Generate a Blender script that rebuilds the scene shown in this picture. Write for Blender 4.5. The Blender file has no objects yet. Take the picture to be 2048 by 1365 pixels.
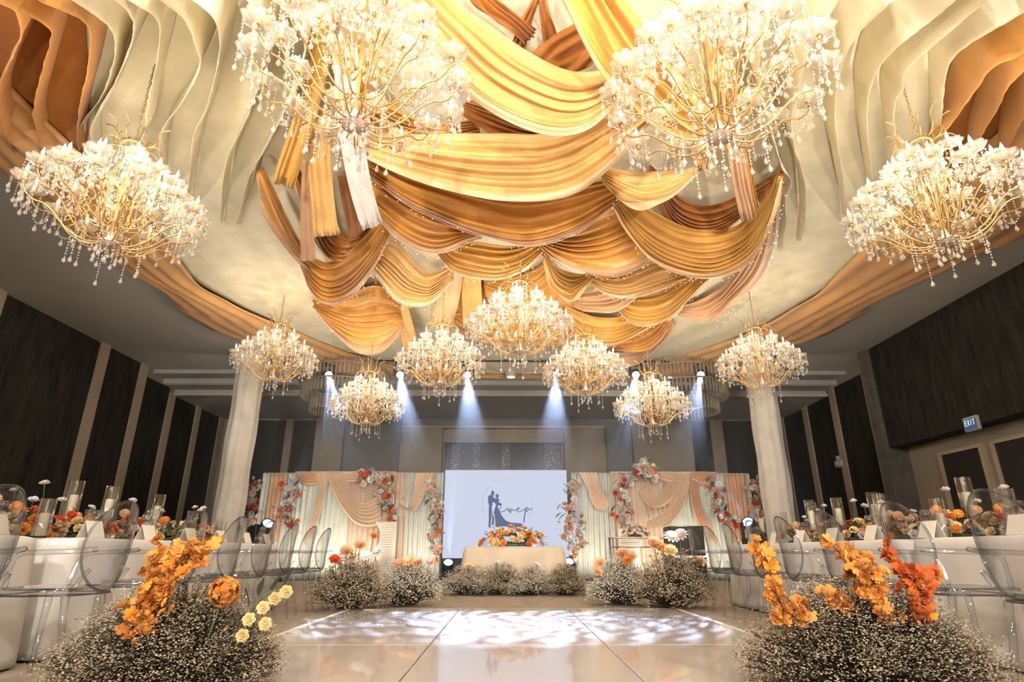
CH_POWER, BEAM_POWER, UP_POWER, HAZE, FILL_SIDE, FILL_BACK, WASH_BACK, WASH_SIDE = 75, 14000, 65, 0.042, 110, 1150, 2600, 190
import bpy, math, random
from mathutils import Vector, Matrix, noise
R = random.Random(7)
PI = math.pi
sc = bpy.context.scene
COL = sc.collection

# ------------------------------------------------------------------ camera
F_PX, PITCH, YAW, CAM_H = 1181.0, math.radians(19.7), 0.0072, 0.65
cam_d = bpy.data.cameras.new('camera')
cam_d.sensor_width = 36.0
cam_d.lens = 36.0 * F_PX / 2048.0
cam_d.clip_end = 100
cam = bpy.data.objects.new('camera', cam_d)
COL.objects.link(cam)
cam.location = (0, 0, CAM_H)
cam.rotation_euler = (PI / 2 + PITCH, 0, -YAW)
sc.camera = cam
sc.view_settings.view_transform = 'Standard'
sc.view_settings.look = 'None'
sc.view_settings.gamma = 1.0
sc.view_settings.use_curve_mapping = False
sc.view_settings.exposure = EXPOSURE = 0.15
sc.cycles.max_bounces = 4
sc.cycles.diffuse_bounces = 2
sc.cycles.glossy_bounces = 2
sc.cycles.transmission_bounces = 3
sc.cycles.transparent_max_bounces = 12
sc.cycles.volume_bounces = 0
sc.cycles.caustics_reflective = False
sc.cycles.caustics_refractive = False
sc.cycles.sample_clamp_indirect = 4.0
sc.cycles.use_denoising = True
sc.cycles.adaptive_threshold = 0.12
sc.cycles.adaptive_min_samples = 16

# ------------------------------------------------------------------ world and large lights
w = bpy.data.worlds.new('hall_world'); sc.world = w
w.use_nodes = True
w.node_tree.nodes['Background'].inputs[0].default_value = (1.0, 0.86, 0.7, 1)
w.node_tree.nodes['Background'].inputs[1].default_value = 0.0

def lamp(name, kind, loc, energy, color, parent=None, target=None, **kw):
    d = bpy.data.lights.new(name, kind)
    d.energy = energy; d.color = color
    for k, v in kw.items(): setattr(d, k, v)
    o = bpy.data.objects.new(name, d); COL.objects.link(o)
    o.location = loc
    if target is not None:
        o.rotation_euler = (Vector(target) - Vector(loc)).to_track_quat('-Z', 'Y').to_euler()
    if parent: o.parent = parent
    return o

WARM = (1.0, 0.80, 0.55)
# added fill spots under the ceiling, beside the canopy and behind the camera
for hx in (-8.0, 8.0):
    for hy in (0.5, 6.5):
        lamp('added_fill_spot', 'SPOT', (hx, hy, 5.4), FILL_SIDE, (1.0, 0.84, 0.62), target=(hx * 0.75, hy + 1.0, 0), spot_size=2.2, spot_blend=0.8, shadow_soft_size=0.15)
for hx in (-3.2, 0.0, 3.2):
    lamp('added_fill_spot', 'SPOT', (hx, -3.5, 4.9), FILL_BACK, (1.0, 0.95, 0.90), target=(hx * 0.9, 5.0, 0.8), spot_size=2.0, spot_blend=0.8, shadow_soft_size=0.25)

# added wash lights to brighten the canopy, unseen behind the camera and guest tables
WASHES = [((-3.4, -3.2, 1.5), (-1.6, 9.0, 5.2), WASH_BACK, 1.1), ((0.3, -3.6, 1.5), (0.2, 10.0, 5.2), WASH_BACK, 1.1), ((3.8, -3.2, 1.5), (1.8, 9.0, 5.2), WASH_BACK, 1.1)]
for wx in (-5.2, 5.2):
    for wy in (2.6, 6.2, 9.8): WASHES.append(((wx, wy, 0.45), (wx * 0.55, wy + 1.2, 5.3), WASH_SIDE * (1.5 if wy > 9 else 1.0), 1.5))
for wl_, wt, wp, wsz in WASHES:
    lamp('added_canopy_wash', 'SPOT', Vector(wl_) + (Vector(wt) - Vector(wl_)).normalized() * 0.25, wp, (1.0, 0.94, 0.85), target=wt, spot_size=wsz, spot_blend=0.8, shadow_soft_size=0.12)

# ------------------------------------------------------------------ pixel -> place
_M = Matrix.Rotation(-YAW, 3, 'Z') @ Matrix.Rotation(PI / 2 + PITCH, 3, 'X')
EYE = Vector((0, 0, CAM_H))
def ray(px, py):
    return _M @ Vector(((px - 1024) / F_PX, (682.5 - py) / F_PX, -1.0))
def atz(px, py, z):
    d = ray(px, py); return EYE + d * ((z - CAM_H) / d.z)
def aty(px, py, y):
    d = ray(px, py); return EYE + d * (y / d.y)
def atx(px, py, x):
    d = ray(px, py); return EYE + d * (x / d.x)
def atd(px, py, depth):
    return EYE + ray(px, py) * depth

# ------------------------------------------------------------------ materials
MATS = {}
def nodes_of(name):
    m = bpy.data.materials.new(name); m.use_nodes = True
    nt = m.node_tree
    for n in list(nt.nodes): nt.nodes.remove(n)
    out = nt.nodes.new('ShaderNodeOutputMaterial')
    return m, nt, out
def N(nt, t, **inp):
    n = nt.nodes.new(t)
    for k, v in inp.items():
        if k.startswith('_'): setattr(n, k[1:], v)
        else: n.inputs[k.replace('__', ' ')].default_value = v
    return n
def c4(c): return (c[0], c[1], c[2], 1.0)
def pbr(name, col, rough=0.6, metal=0.0, spec=0.5, var=0.0, scale=8.0, bump=0.0, bscale=60.0, stretch=None, coat=0.0, sheen=0.0):
    if name in MATS: return MATS[name]
    m, nt, out = nodes_of(name)
    p = N(nt, 'ShaderNodeBsdfPrincipled', Roughness=rough, Metallic=metal)
    p.inputs['Base Color'].default_value = c4(col)
    p.inputs['Specular IOR Level'].default_value = spec
    p.inputs['Coat Weight'].default_value = coat
    p.inputs['Sheen Weight'].default_value = sheen
    tc = None
    if var or bump:
        tc = N(nt, 'ShaderNodeTexCoord'); mp = N(nt, 'ShaderNodeMapping')
        if stretch: mp.inputs['Scale'].default_value = stretch
        nt.links.new(tc.outputs['Object'], mp.inputs[0])
    if var:
        nz = N(nt, 'ShaderNodeTexNoise', Scale=scale, Detail=4.0)
        nt.links.new(mp.outputs[0], nz.inputs['Vector'])
        rmp = N(nt, 'ShaderNodeValToRGB')
        e = rmp.color_ramp.elements
        e[0].position = 0.3; e[1].position = 0.7
        e[0].color = c4([x * (1 - var) for x in col]); e[1].color = c4([min(1, x * (1 + var)) for x in col])
        nt.links.new(nz.outputs[0], rmp.inputs[0]); nt.links.new(rmp.outputs[0], p.inputs['Base Color'])
    if bump:
        nb = N(nt, 'ShaderNodeTexNoise', Scale=bscale, Detail=3.0)
        nt.links.new(mp.outputs[0], nb.inputs['Vector'])
        b = N(nt, 'ShaderNodeBump', Strength=bump, Distance=0.02)
        nt.links.new(nb.outputs[0], b.inputs['Height']); nt.links.new(b.outputs[0], p.inputs['Normal'])
    nt.links.new(p.outputs[0], out.inputs[0])
    MATS[name] = m; return m
def cloth(name, col, trans=0.3, rough=0.5, spec=0.35, tcol=None, var=0.10, sheen=0.2):
    if name in MATS: return MATS[name]
    m, nt, out = nodes_of(name)
    p = N(nt, 'ShaderNodeBsdfPrincipled', Roughness=rough)
    p.inputs['Specular IOR Level'].default_value = spec
    p.inputs['Sheen Weight'].default_value = sheen
    t = N(nt, 'ShaderNodeBsdfTranslucent'); t.inputs[0].default_value = c4(tcol or col)
    mx = N(nt, 'ShaderNodeMixShader', Fac=trans)
    tc = N(nt, 'ShaderNodeTexCoord')
    nz = N(nt, 'ShaderNodeTexNoise', Scale=3.0, Detail=2.0)
    nt.links.new(tc.outputs['Object'], nz.inputs['Vector'])
    rmp = N(nt, 'ShaderNodeValToRGB'); e = rmp.color_ramp.elements
    e[0].position = 0.3; e[1].position = 0.7
    e[0].color = c4([x * (1 - var) for x in col]); e[1].color = c4([min(1, x * (1 + var)) for x in col])
    nt.links.new(nz.outputs[0], rmp.inputs[0]); nt.links.new(rmp.outputs[0], p.inputs['Base Color'])
    nt.links.new(p.outputs[0], mx.inputs[1]); nt.links.new(t.outputs[0], mx.inputs[2]); nt.links.new(mx.outputs[0], out.inputs[0])
    MATS[name] = m; return m
def glow(name, col, strength):
    if name in MATS: return MATS[name]
    m, nt, out = nodes_of(name)
    e = N(nt, 'ShaderNodeEmission', Strength=strength); e.inputs[0].default_value = c4(col)
    nt.links.new(e.outputs[0], out.inputs[0])
    m.cycles.emission_sampling = 'NONE'
    MATS[name] = m; return m
def clear(name, tint, body=0.0, bodycol=(1, 1, 1), rough=0.03, ior=1.5, edge=0.35, blend=0.15, tshadow=True):
    """thin clear plastic / glass: see-through, fresnel gloss, rims a little denser"""
    if name in MATS: return MATS[name]
    m, nt, out = nodes_of(name)
    t = N(nt, 'ShaderNodeBsdfTransparent')
    lw = N(nt, 'ShaderNodeLayerWeight', Blend=blend)
    mc = N(nt, 'ShaderNodeMix', _data_type='RGBA')
    mc.inputs[6].default_value = c4(tint); mc.inputs[7].default_value = c4([x * edge for x in tint])
    nt.links.new(lw.outputs['Facing'], mc.inputs[0]); nt.links.new(mc.outputs[2], t.inputs[0])
    g = N(nt, 'ShaderNodeBsdfGlossy', Roughness=rough)
    l2 = N(nt, 'ShaderNodeLayerWeight', Blend=0.5)
    pw = N(nt, 'ShaderNodeMath', _operation='POWER'); pw.inputs[1].default_value = 4.0
    nt.links.new(l2.outputs['Facing'], pw.inputs[0])
    fr = N(nt, 'ShaderNodeMath', _operation='MULTIPLY_ADD'); fr.inputs[1].default_value = 0.9; fr.inputs[2].default_value = 0.085 * (ior - 0.5)
    nt.links.new(pw.outputs[0], fr.inputs[0])
    mx = N(nt, 'ShaderNodeMixShader')
    nt.links.new(fr.outputs[0], mx.inputs[0]); nt.links.new(t.outputs[0], mx.inputs[1]); nt.links.new(g.outputs[0], mx.inputs[2])
    last = mx
    if body:
        p = N(nt, 'ShaderNodeBsdfPrincipled', Roughness=0.12)
        p.inputs['Base Color'].default_value = c4(bodycol)
        tr = N(nt, 'ShaderNodeBsdfTranslucent'); tr.inputs[0].default_value = c4(bodycol)
        m3 = N(nt, 'ShaderNodeMixShader', Fac=0.4)
        nt.links.new(p.outputs[0], m3.inputs[1]); nt.links.new(tr.outputs[0], m3.inputs[2])
        m2 = N(nt, 'ShaderNodeMixShader', Fac=body)
        nt.links.new(mx.outputs[0], m2.inputs[1]); nt.links.new(m3.outputs[0], m2.inputs[2]); last = m2
    nt.links.new(last.outputs[0], out.inputs[0])
    m.use_transparent_shadow = tshadow
    MATS[name] = m; return m

# ------------------------------------------------------------------ mesh builder
class MB:
    def __init__(s): s.v = []; s.f = []
    def box(s, x0, x1, y0, y1, z0, z1):
        n = len(s.v)
        s.v += [(x0, y0, z0), (x1, y0, z0), (x1, y1, z0), (x0, y1, z0), (x0, y0, z1), (x1, y0, z1), (x1, y1, z1), (x0, y1, z1)]
        s.f += [(n, n + 3, n + 2, n + 1), (n + 4, n + 5, n + 6, n + 7), (n, n + 1, n + 5, n + 4), (n + 1, n + 2, n + 6, n + 5), (n + 2, n + 3, n + 7, n + 6), (n + 3, n, n + 4, n + 7)]
        return s
    def rbox(s, x0, x1, y0, y1, z0, z1, b=0.01):
        """box with chamfered vertical and top edges"""
        n = len(s.v)
        def ring(i, z): return [(x0 + i + b, y0 + i, z), (x1 - i - b, y0 + i, z), (x1 - i, y0 + i + b, z), (x1 - i, y1 - i - b, z), (x1 - i - b, y1 - i, z), (x0 + i + b, y1 - i, z), (x0 + i, y1 - i - b, z), (x0 + i, y0 + i + b, z)]
        rings = [ring(b, z0), ring(0, z0 + b), ring(0, z1 - b), ring(b, z1)]
        for r in rings: s.v += r
        for k in range(3):
            for i in range(8):
                j = (i + 1) % 8
                s.f.append((n + k * 8 + i, n + k * 8 + j, n + k * 8 + 8 + j, n + k * 8 + 8 + i))
        s.f.append(tuple(n + i for i in reversed(range(8)))); s.f.append(tuple(n + 24 + i for i in range(8)))
        return s
    def grid(s, pts, closed=False):
        n = len(s.v); h = len(pts); w = len(pts[0])
        for r in pts: s.v += [tuple(p) for p in r]
        for i in range(h - 1):
            for j in range(w if closed else w - 1):
                k = (j + 1) % w
                s.f.append((n + i * w + j, n + i * w + k, n + (i + 1) * w + k, n + (i + 1) * w + j))
        return s
    def tube(s, path, r, sides=6, cap=True):
        path = [Vector(p) for p in path]
        n = len(s.v); m = len(path)
        rr = r if isinstance(r, (list, tuple)) else [r] * m
        up = Vector((0, 0, 1)); prev = None
        for i, p in enumerate(path):
            t = path[min(i + 1, m - 1)] - path[max(i - 1, 0)]
            if t.length < 1e-9: t = Vector((0, 0, 1))
            t.normalize()
            if prev is None:
                a = t.cross(up)
                if a.length < 1e-3: a = t.cross(Vector((1, 0, 0)))
            else:
                a = prev - t * prev.dot(t)
                if a.length < 1e-6: a = t.cross(up)
            a.normalize(); b = t.cross(a); prev = a
            for k in range(sides):
                q = 2 * PI * k / sides
                s.v.append(tuple(p + (a * math.cos(q) + b * math.sin(q)) * rr[i]))
        for i in range(m - 1):
            for k in range(sides):
                l = (k + 1) % sides
                s.f.append((n + i * sides + k, n + i * sides + l, n + (i + 1) * sides + l, n + (i + 1) * sides + k))
        if cap:
            s.f.append(tuple(n + k for k in reversed(range(sides)))); s.f.append(tuple(n + (m - 1) * sides + k for k in range(sides)))
        return s
    def lathe(s, prof, segs=16, at=(0, 0, 0), lobes=0, amp=0.0):
        n = len(s.v); h = len(prof)
        for r, z in prof:
            for k in range(segs):
                q = 2 * PI * k / segs
                rk = r * (1 + amp * math.cos(lobes * q)) if lobes else r
                s.v.append((at[0] + rk * math.cos(q), at[1] + rk * math.sin(q), at[2] + z))
        for i in range(h - 1):
            for k in range(segs):
                l = (k + 1) % segs
                s.f.append((n + i * segs + k, n + i * segs + l, n + (i + 1) * segs + l, n + (i + 1) * segs + k))
        return s
    def octa(s, c, r, rz=None):
        n = len(s.v); x, y, z = c; rz = rz or r
        s.v += [(x + r, y, z), (x, y + r, z), (x - r, y, z), (x, y - r, z), (x, y, z + rz), (x, y, z - rz)]
        for i in range(4):
            j = (i + 1) % 4
            s.f += [(n + i, n + j, n + 4), (n + j, n + i, n + 5)]
        return s
    def tear(s, c, r, h, segs=6):
        return s.lathe([(0.001, h), (r * 0.35, h * 0.55), (r, h * 0.12), (r * 0.75, -h * 0.18), (0.001, -h * 0.34)], segs, c)
    def quad(s, a, b, c, d):
        n = len(s.v); s.v += [tuple(a), tuple(b), tuple(c), tuple(d)]; s.f.append((n, n + 1, n + 2, n + 3)); return s
    def prism(s, outline, axis, d0, d1):
        """extrude a 2-D outline; axis 'y': outline is (x, z)"""
        n = len(s.v); m = len(outline)
        for d in (d0, d1):
            for a, b in outline:
                s.v.append({'y': (a, d, b), 'x': (d, a, b), 'z': (a, b, d)}[axis])
        s.f.append(tuple(n + i for i in range(m))); s.f.append(tuple(n + m + i for i in reversed(range(m))))
        for i in range(m):
            j = (i + 1) % m
            s.f.append((n + i, n + m + i, n + m + j, n + j))
        return s
    def mesh(s, name, mat, smooth=True):
        me = bpy.data.meshes.new(name)
        me.from_pydata(s.v, [], s.f)
        if smooth: me.polygons.foreach_set('use_smooth', [True] * len(me.polygons))
        me.materials.append(mat); me.update()
        return me
    def build(s, name, mat, parent=None, smooth=True, loc=None):
        return put(name, s.mesh(name, mat, smooth), parent, loc)
def put(name, me, parent=None, loc=None, rot=None, scl=None):
    o = bpy.data.objects.new(name, me); COL.objects.link(o)
    if parent is not None: o.parent = parent
    if loc is not None: o.location = loc
    if rot is not None: o.rotation_euler = rot
    if scl is not None: o.scale = (scl,) * 3 if isinstance(scl, (int, float)) else scl
    return o
def tag(o, label, cat, group=None):
    o['label'] = label; o['category'] = cat
    if group: o['group'] = group
    return o
def thing(name, label, cat, loc=(0, 0, 0), rz=0.0, group=None):
    o = bpy.data.objects.new(name, None); COL.objects.link(o)
    o.empty_display_size = 0.2
    o.location = loc; o.rotation_euler = (0, 0, rz)
    return tag(o, label, cat, group)
def struct(o): o['kind'] = 'structure'; return o
def stuff(o): o['kind'] = 'stuff'; return o
def solid(o, t, off=0.0):
    m = o.modifiers.new('thickness', 'SOLIDIFY'); m.thickness = t; m.offset = off; return o
def lerp(a, b, t): return a + (b - a) * t
def resample(pts, n):
    """smooth (Catmull-Rom) resampling of a 2-D/3-D polyline at n even steps"""
    P = [Vector(p) for p in pts]; m = len(P)
    if m == 2: return [P[0].lerp(P[1], i / (n - 1)) for i in range(n)]
    dense = []
    for i in range(m - 1):
        p0 = P[max(i - 1, 0)]; p1 = P[i]; p2 = P[i + 1]; p3 = P[min(i + 2, m - 1)]
        for k in range(12):
            t = k / 12
            dense.append(0.5 * ((2 * p1) + (p2 - p0) * t + (2 * p0 - 5 * p1 + 4 * p2 - p3) * t * t + (3 * p1 - p0 - 3 * p2 + p3) * t ** 3))
    dense.append(P[-1])
    L = [0]
    for a, b in zip(dense, dense[1:]): L.append(L[-1] + (b - a).length)
    out = []; j = 0
    for i in range(n):
        s = L[-1] * i / (n - 1)
        while j < len(L) - 2 and L[j + 1] < s: j += 1
        d = L[j + 1] - L[j]
        out.append(dense[j].lerp(dense[j + 1], (s - L[j]) / d if d > 1e-9 else 0))
    return out
def displace(pts, fn):
    """push a grid of Vectors along its own normals by fn(i/h, j/w)"""
    h = len(pts); w = len(pts[0]); res = []
    for i in range(h):
        row = []
        for j in range(w):
            du = pts[min(i + 1, h - 1)][j] - pts[max(i - 1, 0)][j]
            dv = pts[i][min(j + 1, w - 1)] - pts[i][max(j - 1, 0)]
            n = du.cross(dv)
            if n.length > 1e-12: n.normalize()
            else: n = Vector((0, 0, 1))
            row.append(pts[i][j] + n * fn(i / (h - 1), j / (w - 1)))
        res.append(row)
    return res
# ------------------------------------------------------------------ the room
CEIL, XL, XR, YB, YF = 5.5, -9.97, 9.59, 20.5, -6.0
wood = None
def make_wood():
    m, nt, out = nodes_of('dark_wood_panel')
    p = N(nt, 'ShaderNodeBsdfPrincipled', Roughness=0.75)
    p.inputs['Specular IOR Level'].default_value = 0.3
    tc = N(nt, 'ShaderNodeTexCoord'); mp = N(nt, 'ShaderNodeMapping')
    mp.inputs['Scale'].default_value = (5.0, 5.0, 0.8)
    nz = N(nt, 'ShaderNodeTexNoise', Scale=1.6, Detail=7.0, Roughness=0.65)
    r = N(nt, 'ShaderNodeValToRGB'); e = r.color_ramp.elements
    e[0].position = 0.35; e[1].position = 0.75
    e[0].color = (0.012, 0.011, 0.0085, 1); e[1].color = (0.052, 0.044, 0.031, 1)
    nt.links.new(tc.outputs['Object'], mp.inputs[0]); nt.links.new(mp.outputs[0], nz.inputs['Vector'])
    nt.links.new(nz.outputs[0], r.inputs[0]); nt.links.new(r.outputs[0], p.inputs['Base Color'])
    b = N(nt, 'ShaderNodeBump', Strength=0.4, Distance=0.02)
    nt.links.new(nz.outputs[0], b.inputs['Height']); nt.links.new(b.outputs[0], p.inputs['Normal'])
    nt.links.new(p.outputs[0], out.inputs[0])
    return m
WOOD = make_wood()
WALLP = pbr('taupe_wall_paint', (0.34, 0.29, 0.21), 0.8, var=0.05, scale=2)
STRIP = pbr('pale_wall_strip', (0.46, 0.37, 0.26), 0.7, var=0.05, scale=3)
CEILP = pbr('ceiling_paint', (0.54, 0.52, 0.49), 0.9, var=0.03, scale=1.5)
CARPET = pbr('taupe_carpet', (0.46, 0.375, 0.29), 0.95, spec=0.1, var=0.12, scale=5, bump=0.5, bscale=300)
GREYP = pbr('grey_recess_paint', (0.22, 0.215, 0.21), 0.8, var=0.05)
BLACK = pbr('black_plastic', (0.012, 0.012, 0.014), 0.45)

struct(MB().box(XL - 0.2, XR + 0.2, YF, YB + 0.2, -0.2, 0).build('floor', CARPET, smooth=False))
struct(MB().box(XL - 0.2, XR + 0.2, YF, 16.0, CEIL, CEIL + 0.2).build('ceiling', CEILP, smooth=False))
wl = struct(MB().box(XL - 0.2, XL, YF, YB, 0, CEIL).build('wall_left', WALLP, smooth=False))
wr = struct(MB().box(XR, XR + 0.2, YF, YB, 0, CEIL).build('wall_right', WALLP, smooth=False))
wb = struct(MB().box(XL - 0.2, XR + 0.2, YB, YB + 0.2, 0, CEIL).build('wall_back', WALLP, smooth=False))
struct(MB().box(XL - 0.2, XR + 0.2, YF - 0.2, YF, 0, CEIL).build('wall_front', WALLP, smooth=False))

# stepped bulkhead and the lower ceiling over the stage end
struct(MB().prism([(16.0, 5.7), (16.0, 5.39), (16.55, 5.39), (16.55, 5.25), (16.6, 5.25), (16.6, 5.23), (17.2, 5.23), (17.2, 5.06), (20.5, 5.06), (20.5, 5.7)], 'x', XL, XR).build('trim_1', CEILP, smooth=False))
tr2 = struct(MB().box(XL, XR, 17.12, 17.2, 5.04, 5.11).build('trim_2', pbr('pale_moulding', (0.62, 0.56, 0.46), 0.6), smooth=False))

# wall panels and pale strips: children of their wall
def wall_run(wall, x, inward, ys, z1s, depth=0.04):
    """ys: alternating strip/panel borders [strip0a, strip0b, strip1a, ...]"""
    for i in range(0, len(ys) - 1, 2):
        a, b = ys[i], ys[i + 1]
        s = sorted((x, x + inward * 0.07)); MB().box(s[0], s[1], a, b, 0, z1s(b)).build('pale_strip', STRIP, wall, smooth=False)
        if i + 2 < len(ys):
            n = ys[i + 2]
            s = sorted((x, x + inward * depth))
            MB().box(s[0], s[1], b + 0.015, n - 0.015, 0.0, z1s(n) - 0.03).build('wood_panel', WOOD, wall, smooth=False)
zt = lambda y: 5.5 if y < 16.01 else (5.39 if y < 16.5 else (5.23 if y < 17.2 else 5.06))
wall_run(wl, XL, 1, [0.3, 0.65, 3.6, 3.95, 7.0, 7.35, 10.4, 10.75, 13.66, 14.0, 15.33, 15.66, 16.9, 17.22, 18.5, 18.8, 20.1, 20.4], zt)
wall_run(wr, XR, -1, [14.95, 15.25, 16.7, 17.0, 18.4, 18.7, 20.1, 20.4], zt)
# timber overhang and pilaster of the right wall, recessed doors under it
ov = struct(MB().box(XR - 0.45, XR - 0.001, -5.9, 14.1, 3.0, 5.499).build('trim_3', WOOD, smooth=False))
pil = struct(MB().box(XR - 0.55, XR - 0.001, 14.12, 14.45, 0, 5.499).box(XR - 0.38, XR - 0.001, 14.45, 14.7, 0, 5.499).build('trim_4', pbr('pilaster_timber', (0.13, 0.12, 0.10), 0.6, var=0.2, scale=4), smooth=False))
for k, (a, b) in enumerate([(11.9, 13.0), (9.6, 11.5)]):
    d = struct(MB().box(XR - 0.06, XR - 0.001, a, b, 0, 2.65).build('door_%d' % (k + 1), pbr('dark_door', (0.02, 0.019, 0.017), 0.5), smooth=False))
    MB().box(XR - 0.09, XR - 0.001, a - 0.09, a, 0, 2.72).box(XR - 0.09, XR - 0.001, b, b + 0.09, 0, 2.72).box(XR - 0.09, XR - 0.001, a, b, 2.65, 2.72).build('door_frame', STRIP, d, smooth=False)
    MB().tube([(XR - 0.1, a + 0.14, 0.9), (XR - 0.1, a + 0.14, 1.3)], 0.014, 8).build('door_handle', pbr('brushed_steel', (0.6, 0.6, 0.6), 0.3, 1.0), d)

# back wall: pilaster panels, recesses and the dark patterned glass panel above the screen
def bx(px0, px1, z0, z1, depth, name, mat):
    y = YB - depth
    a = aty(px0, 900, y).x; b = aty(px1, 900, y).x
    return MB().box(a, b, y, YB - 0.001, z0, z1).build(name, mat, wb, smooth=False)
zb = lambda py, y=20.4: aty(1015, py, y).z
bx(465, 564, 0, 5.0, 0.05, 'wood_panel', WOOD); bx(566, 580, 0, 5.05, 0.08, 'pale_strip', STRIP); bx(582, 626, 0, 5.0, 0.05, 'wood_panel', WOOD)
bx(627, 684, 0, 5.05, 0.25, 'plaster_panel', WALLP); bx(685, 799, 0, 5.0, 0.03, 'recess_panel', GREYP); bx(800, 884, 0, zb(857), 0.25, 'plaster_panel', WALLP)
bx(800, 1212, zb(857), 5.05, 0.12, 'frieze_panel', GREYP); bx(800, 1212, zb(857) - 0.03, zb(857) + 0.05, 0.3, 'moulding', STRIP)
bx(885, 1128, zb(887), zb(860), 0.2, 'plaster_panel', WALLP)
bx(1129, 1211, 0, zb(857), 0.25, 'plaster_panel', WALLP); bx(1212, 1266, 0, 5.0, 0.03, 'recess_panel', GREYP); bx(1267, 1386, 0, 5.05, 0.25, 'plaster_panel', WALLP)
bx(1388, 1424, 0, 5.0, 0.05, 'wood_panel', WOOD); bx(1426, 1450, 0, 5.05, 0.08, 'pale_strip', STRIP); bx(1452, 1556, 0, 5.0, 0.05, 'wood_panel', WOOD)
def make_glitter():
    m, nt, out = nodes_of('glitter_mosaic')
    p = N(nt, 'ShaderNodeBsdfPrincipled', Roughness=0.3, Metallic=0.4)
    tc = N(nt, 'ShaderNodeTexCoord')
    v = N(nt, 'ShaderNodeTexVoronoi', Scale=14.0)
    r = N(nt, 'ShaderNodeValToRGB'); e = r.color_ramp.elements
    e[0].position = 0.12; e[1].position = 0.3
    e[0].color = (0.6, 0.5, 0.36, 1); e[1].color = (0.05, 0.05, 0.06, 1)
    nt.links.new(tc.outputs['Object'], v.inputs['Vector']); nt.links.new(v.outputs['Distance'], r.inputs[0]); nt.links.new(r.outputs[0], p.inputs['Base Color'])
    nt.links.new(p.outputs[0], out.inputs[0]); return m
GLIT = make_glitter()
bx(889, 1122, 1.5, zb(887), 0.1, 'dark_glass_panel', pbr('dark_blue_glass', (0.03, 0.035, 0.055), 0.25, var=0.5, scale=3))
for a, b in ((904, 920), (946, 960), (1003, 1020), (1088, 1121)):
    bx(a, b, 1.5, zb(888), 0.13, 'mosaic_strip', GLIT)

# dance floor laid in gloss panels
DFX0, DFX1, DFY1 = -1.83, 1.98, atz(1015, 1219, 0.02).y
GLOSS = pbr('gloss_cream_floor_panel', (0.68, 0.59, 0.52), 0.2, spec=0.6, var=0.03, scale=2, coat=0.6)
df = thing('dance_floor', 'glossy cream dance floor of square-cut panels with a thin white edge', 'dance floor', (0.07, 5.0, 0))
ysd = [DFY1, atz(1015, 1291, 0.02).y, 2.6, 0.6, -1.4]
for i in range(4):
    for j in range(3):
        a = lerp(DFX0, DFX1, j / 3); b = lerp(DFX0, DFX1, (j + 1) / 3)
        MB().rbox(a + 0.004 - 0.07, b - 0.004 - 0.07, ysd[i + 1] + 0.004 - 5, ysd[i] - 0.004 - 5, 0.0, 0.022, 0.004).build('floor_panel', GLOSS, df, smooth=False)
EDGE = pbr('white_edge_trim', (0.85, 0.80, 0.72), 0.4)
for a, b, c, d in ((DFX0 - 0.06, DFX0, ysd[-1], DFY1 + 0.05), (DFX1, DFX1 + 0.06, ysd[-1], DFY1 + 0.05), (DFX0, DFX1, DFY1, DFY1 + 0.05)):
    MB().rbox(a - 0.07, b - 0.07, c - 5, d - 5, 0.0, 0.02, 0.006).build('edge_trim', EDGE, df, smooth=False)

# small fixtures of the walls
es = thing('exit_sign', 'small lit exit box with blue-white display on the timber overhang', 'sign', atx(1946, 848, XR - 0.46))
SIGNW = glow('sign_white', (0.75, 0.85, 1.0), 1.2)
MB().rbox(-0.05, 0.008, -0.19, 0.19, -0.14, 0.14, 0.008).build('housing', pbr('sign_housing', (0.5, 0.48, 0.44), 0.5), es, smooth=False)
MB().box(-0.058, -0.05, -0.16, 0.16, -0.12, 0.09).build('display', glow('sign_blue', (0.10, 0.16, 0.26), 0.6), es, smooth=False)
t = MB()
for k, g in enumerate(('E', 'X', 'I', 'T')):
    y0 = 0.125 - k * 0.068; y1 = y0 - 0.045
    def seg(a, b, t=t): t.tube([(-0.062, a[0], a[1]), (-0.062, b[0], b[1])], 0.006, 4)
    zt_, zm_, zb_ = 0.07, 0.02, -0.03
    if g == 'E': seg((y0, zb_), (y0, zt_)); [seg((y0, z), (y1, z)) for z in (zb_, zm_, zt_)]
    if g == 'X': seg((y0, zb_), (y1, zt_)); seg((y0, zt_), (y1, zb_))
    if g == 'I': seg(((y0 + y1) / 2, zb_), ((y0 + y1) / 2, zt_))
    if g == 'T': seg(((y0 + y1) / 2, zb_), ((y0 + y1) / 2, zt_)); seg((y0, zt_), (y1, zt_))
t.build('lettering', SIGNW, es)
el = thing('emergency_light', 'small pale wall lamp on dark panel between pale strips', 'wall lamp', atx(1682, 926, XR - 0.045))
MB().rbox(-0.12, 0.004, -0.16, 0.16, -0.13, 0.08, 0.02).build('housing', pbr('lamp_housing', (0.45, 0.43, 0.38), 0.5), el)
MB().lathe([(0.001, 0), (0.05, 0.0), (0.07, 0.05), (0.05, 0.11), (0.001, 0.12)], 12, (-0.06, 0, 0.08)).build('lamp_head', MATS['lamp_housing'], el)
MB().box(-0.128, -0.12, -0.09, 0.09, -0.06, 0.03).build('lens', pbr('lamp_lens', (0.8, 0.75, 0.65), 0.2), el, smooth=False)

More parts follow.
